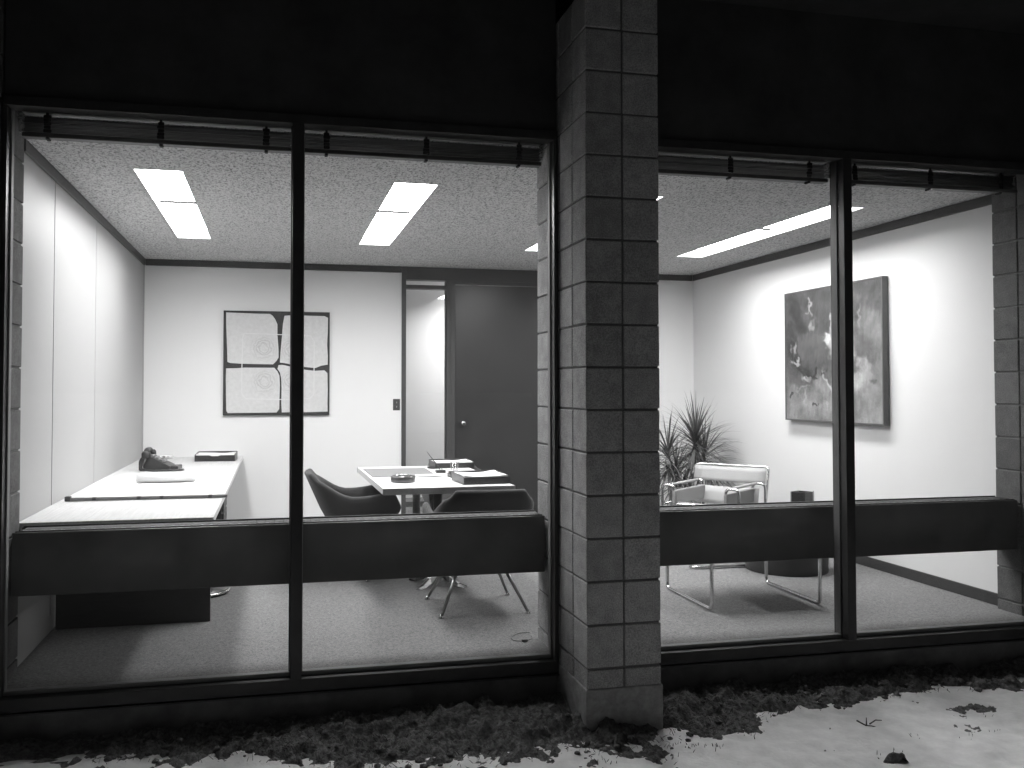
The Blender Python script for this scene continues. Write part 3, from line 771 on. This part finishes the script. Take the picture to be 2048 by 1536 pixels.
ro = thing('paper_roll', 'loosely rolled white paper lying on the drawing sheet near the telephone', 'paper roll', (-2.18, 2.62, CZ + .0035))
bm = bmesh.new()
prof = []
for k in range(40):
    a = k/39*2*math.pi*2.1; r = .016 + .022*k/39
    prof.append((r*math.cos(a), r*math.sin(a)))
for k in range(39):
    (y0, z0), (y1, z1) = prof[k], prof[k+1]
    v = [bm.verts.new(p) for p in ((-.19, y0, z0 + .039), (.20, y0, z0 + .039), (.20, y1, z1 + .039), (-.19, y1, z1 + .039))]; f = bm.faces.new(v); f.smooth = True
o = obj('roll', bm, M_PAPER, ro); s = o.modifiers.new('s', 'SOLIDIFY'); s.thickness = .0008
bm = bmesh.new(); 
for i in range(10):
    y0, y1 = .03 + i*.042, .03 + (i+1)*.042
    z0 = .001 + .030*max(0, 1 - i/3)**2; z1 = .001 + .030*max(0, 1 - (i+1)/3)**2
    f = bm.faces.new([bm.verts.new(p) for p in ((-.19, y0, z0), (.21, y0, z0), (.19, y1, z1), (-.16, y1, z1))]); f.smooth = True
o = obj('loose_end', bm, M_PAPER, ro); s = o.modifiers.new('s', 'SOLIDIFY'); s.thickness = .0008; s.offset = 1
# straightedge
sg = thing('straightedge', 'long wooden drafting straightedge lying across the counter', 'straightedge', (-2.17, 1.66, CZ + .003)); sg.rotation_euler = (0, 0, R(-1.2))
obj('blade', box(-.43, .46, -.016, .016, 0, .018, .003, 2), M_TAN, sg)
obj('end_cap', box(-.462, -.4305, -.019, .019, 0, .026, .003, 2), M_DARKWOOD, sg)
for x in (-.30, -.05, .08, .36): obj('ferrule', box(x - .012, x + .012, -.0166, .0166, .0005, .0187, .002), M_DARKWOOD, sg)
# telephone
ph_scale = 1.12
ph = thing('telephone', 'black push-button desk telephone with handset on the counter', 'telephone', (-2.37, 3.70, CZ + .001), R(-4))
bm = bmesh.new(); prism(bm, [(-.105, .0), (.115, .0), (.115, .030), (.085, .045), (-.055, .115), (-.075, .115), (-.105, .075)], 'x', -.105, .105)
bmesh.ops.bevel(bm, geom=bm.edges[:], offset=.006, segments=2, affect='EDGES')
b_ = obj('body', bm, M_BLACK, ph); b_.rotation_euler = (0, 0, R(90)) ; 
# body turned: slope descends toward +x after the 90 deg turn
b_.rotation_euler = (0, 0, R(-90))
hs = bmesh.new(); tube(hs, round_path([(-.055, -.105, .118), (-.06, -.06, .146), (-.06, .06, .146), (-.055, .105, .118)], .03), .019, 10)
obj('handset', hs, M_BLACK, ph)
for s in (-1, 1):
    bm = bmesh.new(); lathe(bm, [(.026, -.034), (.032, -.03), (.032, 0), (.022, .014)], seg=18); e_ = obj('earpiece', bm, M_BLACK, ph); e_.location = (-.055, s*.098, .128)
bm = bmesh.new()
for i in range(4):
    for j in range(3):
        x = -.02 + i*.026; z = .108 - (x + .02)*.5
        bx(bm, x - .009, x + .009, -.045 + j*.034 - .012, -.045 + j*.034 + .012, z - .008, z + .004)
obj('keypad', bm, M_GREYPL, ph)
bm = bmesh.new(); bx(bm, .108, .165, -.09, .09, 0, .032, .008, 2); obj('key_row', bm, M_BLACK, ph)
bm = bmesh.new(); tube(bm, round_path([(-.05, -.13, .09), (-.08, -.15, .02), (-.02, -.17, .008), (.10, -.16, .008), (.19, -.15, .008), (.205, -.10, .008)], .04), .007, 8); obj('cord', bm, M_BLACK, ph)
ph.scale = (ph_scale,)*3
# little white plug box
pb = thing('phone_jack_box', 'small white box with dark socket on the counter behind the telephone', 'socket box', (-2.43, 4.93, CZ + .001))
bm = bmesh.new(); bx(bm, -.07, .06, -.035, .035, 0, .028, .012, 3); obj('case', bm, M_LAM, pb)
obj('socket', box(-.035, -.012, -.0375, -.0355, .010, .022), M_BLACK, pb); obj('slot', box(.006, .026, -.0372, -.0355, .013, .020), M_GREYPL, pb)
# trays
def tray(name, w, d, hgt, label, loc, rz, notch=True, paper=True):
    t = thing(name, label, 'letter tray', loc, rz)
    obj('bottom', box(-w, w, -d, d, 0, .006), M_BLACK, t)
    zz = hgt
    if notch:
        poly = [(-w, .0065), (w, .0065), (w, zz*.72), (.12*w + .03, zz*.72), (.06*w + .015, zz*.62), (-.06*w - .015, zz*.62), (-.12*w - .03, zz*.72), (-w, zz*.72)]
    else:
        poly = [(-w, .0065), (w, .0065), (w, zz*.72), (-w, zz*.72)]
    bm = bmesh.new(); prism(bm, poly, 'y', -d - .004, -d + .002); obj('front', bm, M_BLACK, t)
    obj('back', box(-w, w, d - .005, d, .0065, zz, .001), M_BLACK, t)
    for s in (-1, 1):
        bm = bmesh.new(); prism(bm, [(-d + .0022, .0065), (d - .0055, .0065), (d - .0055, zz), (-d + .0022, zz*.8)], 'x', s*w, s*(w - .005)); obj('side', bm, M_BLACK, t)
    if paper:
        bm = bmesh.new(); n = 12; up = []; lo = []
        for j in range(n + 1):
            for i in range(n + 1):
                x = -w + .012 + (2*w - .024)*i/n; y = -d + .010 + (2*d - .024)*j/n
                z = zz*.80 + .010*mnoise.noise((x*9 + loc[0], y*9, 1)) + .012*max(0, abs(i/n - .5)*2 - .5)
                up.append(bm.verts.new((x, y, z))); lo.append(bm.verts.new((x, y, .008)))
        for j in range(n):
            for i in range(n):
                k = j*(n+1) + i
                bm.faces.new((up[k], up[k+1], up[k+n+2], up[k+n+1]))
        rim = [i for i in range(n)] + [n + j*(n+1) for j in range(n)] + [n*(n+1) + i for i in range(n, 0, -1)] + [j*(n+1) for j in range(n, 0, -1)]
        for a, b in zip(rim, rim[1:] + rim[:1]): bm.faces.new((up[a], lo[a], lo[b], up[b]))
        p = tag(obj('paper_stack', bm, M_PAPER), paper, 'paper'); p.rotation_euler = (0, 0, rz); p.location = (loc[0], loc[1], loc[2] + .0005)
    return t
tray('letter_tray', .178, .13, .075, 'black notched letter tray on the far end of the counter', (-1.955, 4.60, CZ + .001), R(-3), paper='white papers fanned in the notched tray on the counter')

# ------------------------------------------------------------------ desk
DZ = .667
dk = thing('desk', 'white-topped pedestal desk with grey edge in the middle of the office', 'desk', (-.30, 2.63, ZF))
dk.rotation_euler = (0, 0, R(.7))
def D(name, x0, x1, y0, y1, z0, z1, m, bev=.002):
    return obj(name, box(x0, x1, y0, y1, z0 - ZF, z1 - ZF, bev), m, dk)
D('top', -.449, .442, -.810, .810, DZ - .043, DZ, M_LAM, .0015)
D('edge_band', -.452, .445, -.8145, -.8105, DZ - .043, DZ - .001, M_LAMEDGE, .0005)
D('edge_band', -.452, .445, .8105, .8145, DZ - .043, DZ - .001, M_LAMEDGE, .0005)
for y in (-.36, .55):
    bm = bmesh.new(); tube(bm, [(0.0, y, .13), (0.0, y, DZ - ZF - .052)], .031, 20); obj('column', bm, M_DARKWOOD, dk)
    bm = bmesh.new(); lathe(bm, [(.06, DZ - ZF - .0515), (.16, DZ - ZF - .048), (.16, DZ - ZF - .0435)], 0, y, 24); obj('mounting_plate', bm, M_BLACK, dk)
    for k in range(4):
        a = R(45 + 90*k); c, s = math.cos(a), math.sin(a)
        bm = bmesh.new()
        pr = [(.0, .145, .028, .05), (.05, .115, .026, .05), (.11, .060, .023, .034), (.18, .028, .021, .022), (.24, .015, .018, .014)]
        rg = []
        for r_, z, w, hh in pr:
            rg.append([bm.verts.new((c*r_ - s*q*w, y + s*r_ + c*q*w, zz)) for q, zz in ((-1, max(.003, z - hh)), (1, max(.003, z - hh)), (.55, z), (-.55, z))])
        for i in range(len(rg) - 1):
            for q in range(4):
                f = bm.faces.new((rg[i][q], rg[i][(q+1) % 4], rg[i+1][(q+1) % 4], rg[i+1][q])); f.smooth = False
        bm.faces.new(rg[0]); bm.faces.new(list(reversed(rg[-1])))
        obj('star_foot', bm, M_CHROME, dk)
Z1 = DZ + .0012
sheet('desk_blotter', [(-.725, 2.575), (-.245, 2.63), (-.235, 3.215), (-.735, 3.23)], Z1, M_BLOT, 'dark grey rectangular blotter lying on the white desk', 'blotter', 0, .004)
sheet('loose_paper', [(-.42, 2.50), (-.21, 2.52), (-.20, 2.66), (-.40, 2.64)], Z1 + .0055, M_PAPER, 'small white paper overlapping the front edge of the blotter', 'paper', .004)
sheet('loose_paper', [(-.38, 2.14), (-.18, 2.16), (-.19, 2.40), (-.40, 2.38)], Z1, M_PAPER, 'white paper sheet on the desk between ashtray and papers tray', 'paper', .004)
at_ = thing('ashtray', 'round dark heavy ashtray standing on the front of the desk', 'ashtray', (-.555, 2.20, Z1))
bm = bmesh.new(); lathe(bm, [(.084, 0), (.087, .006), (.087, .038), (.080, .044), (.066, .043), (.060, .018), (.02, .015)], seg=40); obj('bowl', bm, M_ASHT, at_)
bm = bmesh.new(); tube(bm, [(-.05, -.008, .045), (.05, .006, .047)], .007, 8)
for k in range(5): tube(bm, [(-.035 + k*.015, -.014, .050), (-.032 + k*.015, .016, .052)], .0045, 6)
obj('cigarette_bridge', bm, M_CHROME, at_)
pn = thing('pen_stand', 'small dark desk pen stand with one slanting pen', 'pen stand', (-.178, 2.80, Z1))
obj('base', box(-.036, .036, -.03, .03, 0, .022, .003, 2), M_BLACK, pn)
bm = bmesh.new(); tube(bm, [(.004, 0, .020), (-.045, .005, .085), (-.105, .012, .163)], .0058, 8, .0018); obj('pen', bm, M_BLACK, pn)
bm = bmesh.new(); lathe(bm, [(.008, .0225), (.010, .027), (.006, .034)], .004, 0, 14); obj('socket', bm, M_CHROME, pn)
cd = thing('coaster_dish', 'flat dark round dish on the desk behind the pen stand', 'dish', (-.152, 3.20, Z1))
bm = bmesh.new(); lathe(bm, [(.052, 0), (.066, .010), (.064, .013), (.05, .006)], seg=30); obj('dish', bm, M_BLACK, cd)
gl_ = thing('glass_tumbler', 'clear glass tumbler on the desk between the two trays', 'glass', (-.045, 2.92, Z1))
bm = bmesh.new(); lathe(bm, [(.024, 0), (.030, .002), (.034, .075), (.0315, .075), (.028, .008), (.01, .006)], seg=24); obj('tumbler', bm, glass_mat('tumbler glass', .93, .06), gl_)
tray('letter_tray', .165, .12, .058, 'black letter tray at the far end of the desk before the door', (.005, 3.30, Z1), R(3), notch=False, paper='white papers in the far tray on the desk before the door')
tray('letter_tray', .165, .16, .066, 'black letter tray heaped with papers on the near corner of the desk', (-.028, 2.09, Z1), R(4), notch=False, paper='rumpled white papers in the tray on the near desk corner')
bk = thing('black_notebook', 'thin black box lying on the desk behind the heaped papers tray', 'notebook', (-.075, 2.45, Z1), R(4))
obj('cover', box(-.105, .07, -.055, .055, 0, .030, .003), M_BLACK, bk); obj('lid', box(-.098, .065, -.05, .05, .0305, .042, .003), M_BLACK, bk)

# ------------------------------------------------------------------ upholstered shell chairs
def shell_mesh():
    """one closed upholstered shell: back and arms in one, plus the pan under the seat"""
    bm = bmesh.new(); nt_, nz = 48, 9
    def plan(t):        # t -1..1, left arm front -> back -> right arm front ; faces +y
        s = abs(t); sg_ = -1 if t < 0 else 1
        if s > .55:     # arm
            q = (s - .55)/.45; return Vector((sg_*(.288 - .012*q), -.115 + .345*q))
        q = s/.55; a = q*math.pi/2
        e = 2.7
        return Vector((sg_*.288*abs(math.sin(a))**(2/e), -.115 - .150*abs(math.cos(a))**(2/e)))
    def top(t):
        s = abs(t)
        back = .765; arm = .600 + .035*smooth(.6, 1, s)
        f = smooth(.33, .60, s)
        return back + (arm - back)*f - .05*smooth(.24, .33, s)*(1 - f) - .10*smooth(.93, 1, s)
    outer = []; inner = []
    for i in range(nt_ + 1):
        t = -1 + 2*i/nt_; p = plan(t); zt = top(t); zb = .315
        nrm = (plan(min(1, t + .01)) - plan(max(-1, t - .01))); nrm = Vector((nrm.y, -nrm.x)).normalized()
        ro_, ri_ = [], []
        for k in range(nz + 1):
            q = k/nz; z = zb + (zt - zb)*q
            lean = (z - .43)
            backness = 1 - smooth(.35, .75, abs(t))
            f = .80 + .20*smooth(.30, .52, z)
            pp = Vector((p.x*f, (p.y + .05)*f - .05))
            pp.y -= backness*max(0, lean)*.46
            pp.x += (1 - backness)*max(0, lean)*.10*(1 if t > 0 else -1)
            if abs(t) > .8: pp.y -= smooth(.8, 1, abs(t))*smooth(.55, .32, z)*.12
            th = .022 + .006*(1 - q)
            ro_.append(Vector((pp.x + nrm.x*th, pp.y + nrm.y*th, z))); ri_.append(Vector((pp.x - nrm.x*th, pp.y - nrm.y*th, z)))
        outer.append(ro_); inner.append(ri_)
    loops = []
    for ro_, ri_ in zip(outer, inner):
        # closed section: up the outside, rounded over the top, down the inside
        m_ = (ro_[-1] + ri_[-1])/2 + Vector((0, 0, .020))
        a = (ro_[-1]*.8 + ri_[-1]*.2) + Vector((0, 0, .014)); b = (ro_[-1]*.2 + ri_[-1]*.8) + Vector((0, 0, .014))
        loops.append([bm.verts.new(p) for p in ro_ + [a, m_, b] + list(reversed(ri_))])
    L = len(loops[0])
    for i in range(nt_):
        for k in range(L):
            f = bm.faces.new((loops[i][k], loops[i+1][k], loops[i+1][(k+1) % L], loops[i][(k+1) % L])); f.smooth = True
    for lp in (loops[0], loops[-1]):
        f = bm.faces.new(lp if lp is loops[-1] else list(reversed(lp)))
    return bm
def make_chair(label, loc, rz, swivel=False):
    t = thing('shell_armchair', label, 'armchair', loc, rz, 'dark upholstered armchairs around the desk')
    obj('shell', shell_mesh(), M_FAB, t)
    bm = bmesh.new(); bx(bm, -.235, .235, -.215, .215, .32, .435, .035, 4)
    for f in bm.faces: f.smooth = True
    obj('seat', bm, M_FAB, t)
    bm = bmesh.new(); lathe(bm, [(.12, .285), (.16, .295), (.22, .3195)], seg=24); obj('seat_pan', bm, M_BLACK, t)
    if swivel:
        bm = bmesh.new(); tube(bm, [(0, 0, .06), (0, 0, .288)], .028, 14); obj('pedestal', bm, M_STEEL, t)
        for k in range(4):
            a = R(90*k); bm = bmesh.new(); tube(bm, [(.03*math.cos(a), .03*math.sin(a), .075), (.20*math.cos(a), .20*math.sin(a), .022)], .016, 8, .011); lg = obj('leg', bm, M_STEEL, t)
            bm = bmesh.new(); lathe(bm, [(.014, .0005), (.017, .006), (.010, .016)], .2*math.cos(a), .2*math.sin(a), 12); obj('glide', bm, M_CHROME, lg)
        return t
    for sx in (-1, 1):
        for sy in (-1, 1):
            bm = bmesh.new(); tube(bm, [(sx*.13, sy*.12, .30), (sx*.20, sy*.185, .16), (sx*.268, sy*.246, .018)], .0125, 12, .0095)
            lg = obj('leg', bm, M_STEEL, t)
            bm = bmesh.new(); lathe(bm, [(.017, .0005), (.018, .004), (.010, .012), (.008, .022)], sx*.272, sy*.249, 14); obj('glide', bm, M_CHROME, lg)
    return t
make_chair('dark upholstered armchair at the blotter side of the desk, its back to the counter', (-.775, 2.66, ZF), R(-90), True)
make_chair('dark upholstered armchair at the near short end of the desk, its back to the window', (-.17, 1.585, ZF), R(0))
c3 = make_chair('dark upholstered armchair at the far short end of the desk, its back to the door', (.17, 3.76, ZF), R(180)); c3.scale = (1, 1, .88)

# ------------------------------------------------------------------ tubular sling chair
wc = thing('tubular_sling_chair', 'chromed tube armchair with pale canvas back, arm and seat slings', 'sling chair', (2.215, 2.965, ZF), R(-51))
# local: faces -y, width along x
W, Dp, RT = .335, .29, .0115
for s in (-1, 1):
    bm = bmesh.new()
    tube(bm, round_path([(s*.225, -Dp, .33), (s*.225, -Dp, .575), (s*W, -Dp, .575), (s*W, -Dp, .0125), (s*W, Dp, .0125), (s*W, Dp, .575), (s*.225, Dp, .575), (s*.225, Dp, .33)], .045, 6), RT, 10)
    obj('side_frame', bm, M_CHROME, wc)
    bm = bmesh.new(); tube(bm, [(s*(W - .001), -Dp + .012, .41), (s*(W - .001), Dp - .012, .41)], .0095, 8); obj('side_rail', bm, M_CHROME, wc)
    bm = bmesh.new(); bx(bm, s*.225 - .016, s*.225 + .016, -Dp - .014, Dp + .014, .415, .535, .012, 3); obj('arm_strap', bm, M_CANVARM, wc)
    bm = bmesh.new(); tube(bm, [(s*.265, -Dp + .03, .577), (s*.265, Dp - .02, .577)], .0125, 8); obj('arm_tube', bm, M_CANVAS, wc)
bm = bmesh.new()
tube(bm, round_path([(-.325, .25, .30), (-.325, .31, .50), (-.325, .365, .712), (.34, .365, .712), (.34, .31, .50), (.34, .25, .30)], .035, 5), RT, 10)
obj('back_frame', bm, M_CHROME, wc)
def sling(name, pts, x, m, th=.005):
    bm = bmesh.new(); rows = []
    for (y, z) in pts:
        rows.append([bm.verts.new((-x + 2*x*i/8, y + .006*math.sin(math.pi*i/8), z - .004*math.sin(math.pi*i/8))) for i in range(9)])
    for a, b in zip(rows, rows[1:]):
        for i in range(8):
            f = bm.faces.new((a[i], a[i+1], b[i+1], b[i])); f.smooth = True
    o = obj(name, bm, m, wc); s_ = o.modifiers.new('s', 'SOLIDIFY'); s_.thickness = th; return o
sling('back_strap', [(.352, .700), (.342, .66), (.328, .60), (.322, .572)], .325, M_CANVAS, .006)
sling('lumbar_strap', [(.30, .53), (.285, .47), (.275, .42), (.27, .38)], .28, M_CANVAS)
sling('seat_sling', [(-.275, .432), (-.25, .436), (-.12, .395), (.05, .345), (.20, .305), (.255, .30)], .215, M_CANVAS)
bm = bmesh.new(); tube(bm, round_path([(-.225, -.275, .33), (-.225, -.285, .42), (.225, -.285, .42), (.225, -.275, .33)], .03), RT, 10); obj('seat_front_tube', bm, M_CHROME, wc)
bm = bmesh.new(); tube(bm, [(-W, .262, .29), (W, .262, .29)], RT, 10); obj('seat_rear_tube', bm, M_CHROME, wc)
for s in (-1, 1):
    bm = bmesh.new(); tube(bm, [(s*.225, -.288, .335), (s*.225, .262, .285)], RT, 10); obj('seat_side_tube', bm, M_CHROME, wc)

# ------------------------------------------------------------------ low table with chromed runners by the window
lt = thing('low_runner_table', 'low table on two chromed tube runners just behind the convector', 'low table', (1.605, 1.445, ZF))
for x0, xx in ((1.226, 1), (1.984, -1)):
    bm = bmesh.new(); x = x0 - 1.605
    tube(bm, round_path([(x + xx*.09, -.325, .445), (x, -.325, .445), (x, -.325, .0125), (x, .315, .0125), (x, .315, .445), (x + xx*.09, .315, .445)], .04, 6), .0120, 12)
    obj('runner', bm, M_CHROME, lt)
obj('top', box(-.40, .40, -.325, .315, .4575, .478, .003, 2), M_DARKWOOD, lt)
# long chromed foot bar lying on the carpet behind it
fb = thing('chrome_floor_bar', 'short chromed bar with rounded ends on the carpet before the drum table', 'bar', (2.20, 1.80, ZF))
bm = bmesh.new(); tube(bm, round_path([(-.46, .32, .05), (-.45, .30, .014), (.03, -.02, .014), (.05, -.03, .05)], .03), .011, 10)
bm.free()
bm = bmesh.new(); tube(bm, round_path([(-.235, .045, .014), (-.22, .0, .014), (.22, .0, .014), (.235, .045, .014)], .03), .0135, 10)
obj('bar', bm, M_CHROME, fb); fb.location = (1.94, 2.33, ZF); fb.rotation_euler = (0, 0, R(-2))

# ------------------------------------------------------------------ drum table with cube
dm = thing('drum_table', 'dark round drum table standing against the sling chair', 'drum table', (2.415, 2.20, ZF))
bm = bmesh.new(); lathe(bm, [(.30, .001), (.305, .01), (.305, .450), (.298, .456)], seg=56); obj('drum', bm, M_DRUM, dm)
bm = bmesh.new(); lathe(bm, [(.30, .4565), (.308, .459), (.308, .468), (.302, .471)], seg=56); obj('top', bm, M_DRUM, dm)
ad = thing('cube_holder', 'small dark open cube box standing on the drum table', 'box', (2.535, 2.17, ZF + .4715), R(28))
for (a, b, c, d, m_) in ((-.06, .06, -.060, -.052, M_BLACK), (-.06, .06, .052, .060, M_STOP), (-.060, -.052, -.0515, .0515, M_BLACK), (.052, .060, -.0515, .0515, M_BLACK)):
    obj('side', box(a, b, c, d, 0, .122, .001), m_, ad)
obj('bottom', box(-.0515, .0515, -.0515, .0515, 0, .006), M_BLACK, ad)
obj('corner_post', box(.0605, .066, -.066, -.0605, 0, .128, .001), M_STOP, ad)

# ------------------------------------------------------------------ potted dracaena
pl = thing('potted_dracaena', 'spiky potted dracaena in a wicker basket in the corner behind the sling chair', 'plant', (2.56, 4.22, ZF))
bm = bmesh.new(); lathe(bm, [(.115, .002), (.125, .03), (.165, .38), (.175, .42), (.165, .425), (.15, .40), (.03, .39)], seg=36); obj('pot', bm, M_BASKET, pl)
bm = bmesh.new()
for k in range(22):
    for sgn in (-1, 1):
        pts = []
        for i in range(13):
            q = i/12; a = 2*math.pi*k/22 + sgn*q*1.0; r = .121 + .046*q + .003*math.sin(i*math.pi)
            pts.append((r*math.cos(a), r*math.sin(a), .03 + .37*q))
        tube(bm, pts, .0055, 5)
obj('wicker_lattice', bm, M_BASKET, pl)
bm = bmesh.new(); lathe(bm, [(.12, .392), (.148, .402), (.02, .408)], seg=24); obj('soil', bm, M_SOILPOT, pl)
CROWNS = [((-.02, .0, .39), (.06, .0, .62), (.125, .02, .90), 240, .47), ((-.05, .0, .39), (-.15, .02, .58), (-.17, .02, .79), 130, .42), ((.0, -.03, .39), (-.10, -.05, .50), (-.13, -.06, .63), 80, .36), ((.05, .03, .39), (.14, .03, .60), (.22, .02, .76), 130, .44)]
def leaf(bm, base, d, L, w, droop):
    d = Vector(d).normalized(); side = d.cross(Vector((0, 0, 1)))
    side = side.normalized() if side.length > .05 else Vector((1, 0, 0))
    prev = None; p = Vector(base); n = 7
    for i in range(n + 1):
        q = i/n; ww = w*(min(1, .45 + q*2.2))*(1 - q**2.2) + .0004
        up = side.cross(d).normalized()
        a = bm.verts.new(p - side*ww + up*ww*.35); b = bm.verts.new(p); c = bm.verts.new(p + side*ww + up*ww*.35)
        if prev:
            for (u0, u1, v0, v1) in ((prev[0], prev[1], a, b), (prev[1], prev[2], b, c)):
                f = bm.faces.new((u0, u1, v1, v0)); f.smooth = True
        prev = (a, b, c)
        p = p + d*(L/n); d = (d + Vector((0, 0, -droop*q*1.2/n*3))).normalized()
rl = random.Random(5)
for (a, b, c, n, L) in CROWNS:
    bm = bmesh.new(); pts = [(1-t)**2*Vector(a) + 2*(1-t)*t*Vector(b) + t*t*Vector(c) for t in [i/8 for i in range(9)]]
    tube(bm, pts, .014, 8, .010); cane = obj('cane', bm, M_CANE, pl)
    me = None
    for k in range(n):
        q = k/n; az = k*2.399963 + rl.uniform(-.2, .2)
        el = R(88 - 128*q**.52 + rl.uniform(-16, 16))
        dd = (math.cos(az)*math.cos(el), math.sin(az)*math.cos(el), math.sin(el))
        base = Vector(c) - Vector((0, 0, .24*q)) + Vector((math.cos(az), math.sin(az), 0))*.008
        bm = bmesh.new(); leaf(bm, base, dd, L*rl.uniform(.75, 1.1), .0080*rl.uniform(.8, 1.15), rl.uniform(.1, .7) + 1.1*q*rl.random())
        obj('leaf', bm, M_LEAF, pl)

# ------------------------------------------------------------------ cord on the carpet by the pier
fc = thing('floor_cord', 'thin dark looped cord with small plug on the carpet beside the middle pier', 'cord', (-.06, .80, ZF + .001))
bm = bmesh.new(); tube(bm, round_path([(.045, .10, .006), (-.02, .10, .005), (-.09, .03, .004), (-.085, -.045, .004), (-.02, -.055, .004), (.03, -.02, .005), (.035, .03, .005)], .04), .0022, 6); obj('wire', bm, mat('cord grey', .10, .6), fc)
obj('plug', box(-.045, -.012, -.068, -.048, .001, .014, .003), M_BLACK, fc)

# ------------------------------------------------------------------ render settings
scene.render.engine = 'CYCLES'
scene.cycles.max_bounces = 12; scene.cycles.diffuse_bounces = 6; scene.cycles.glossy_bounces = 5; scene.cycles.transparent_max_bounces = 16
scene.cycles.caustics_reflective = False; scene.cycles.caustics_refractive = False
scene.cycles.sample_clamp_indirect = 6.0
scene.render.resolution_x = 1024; scene.render.resolution_y = 768
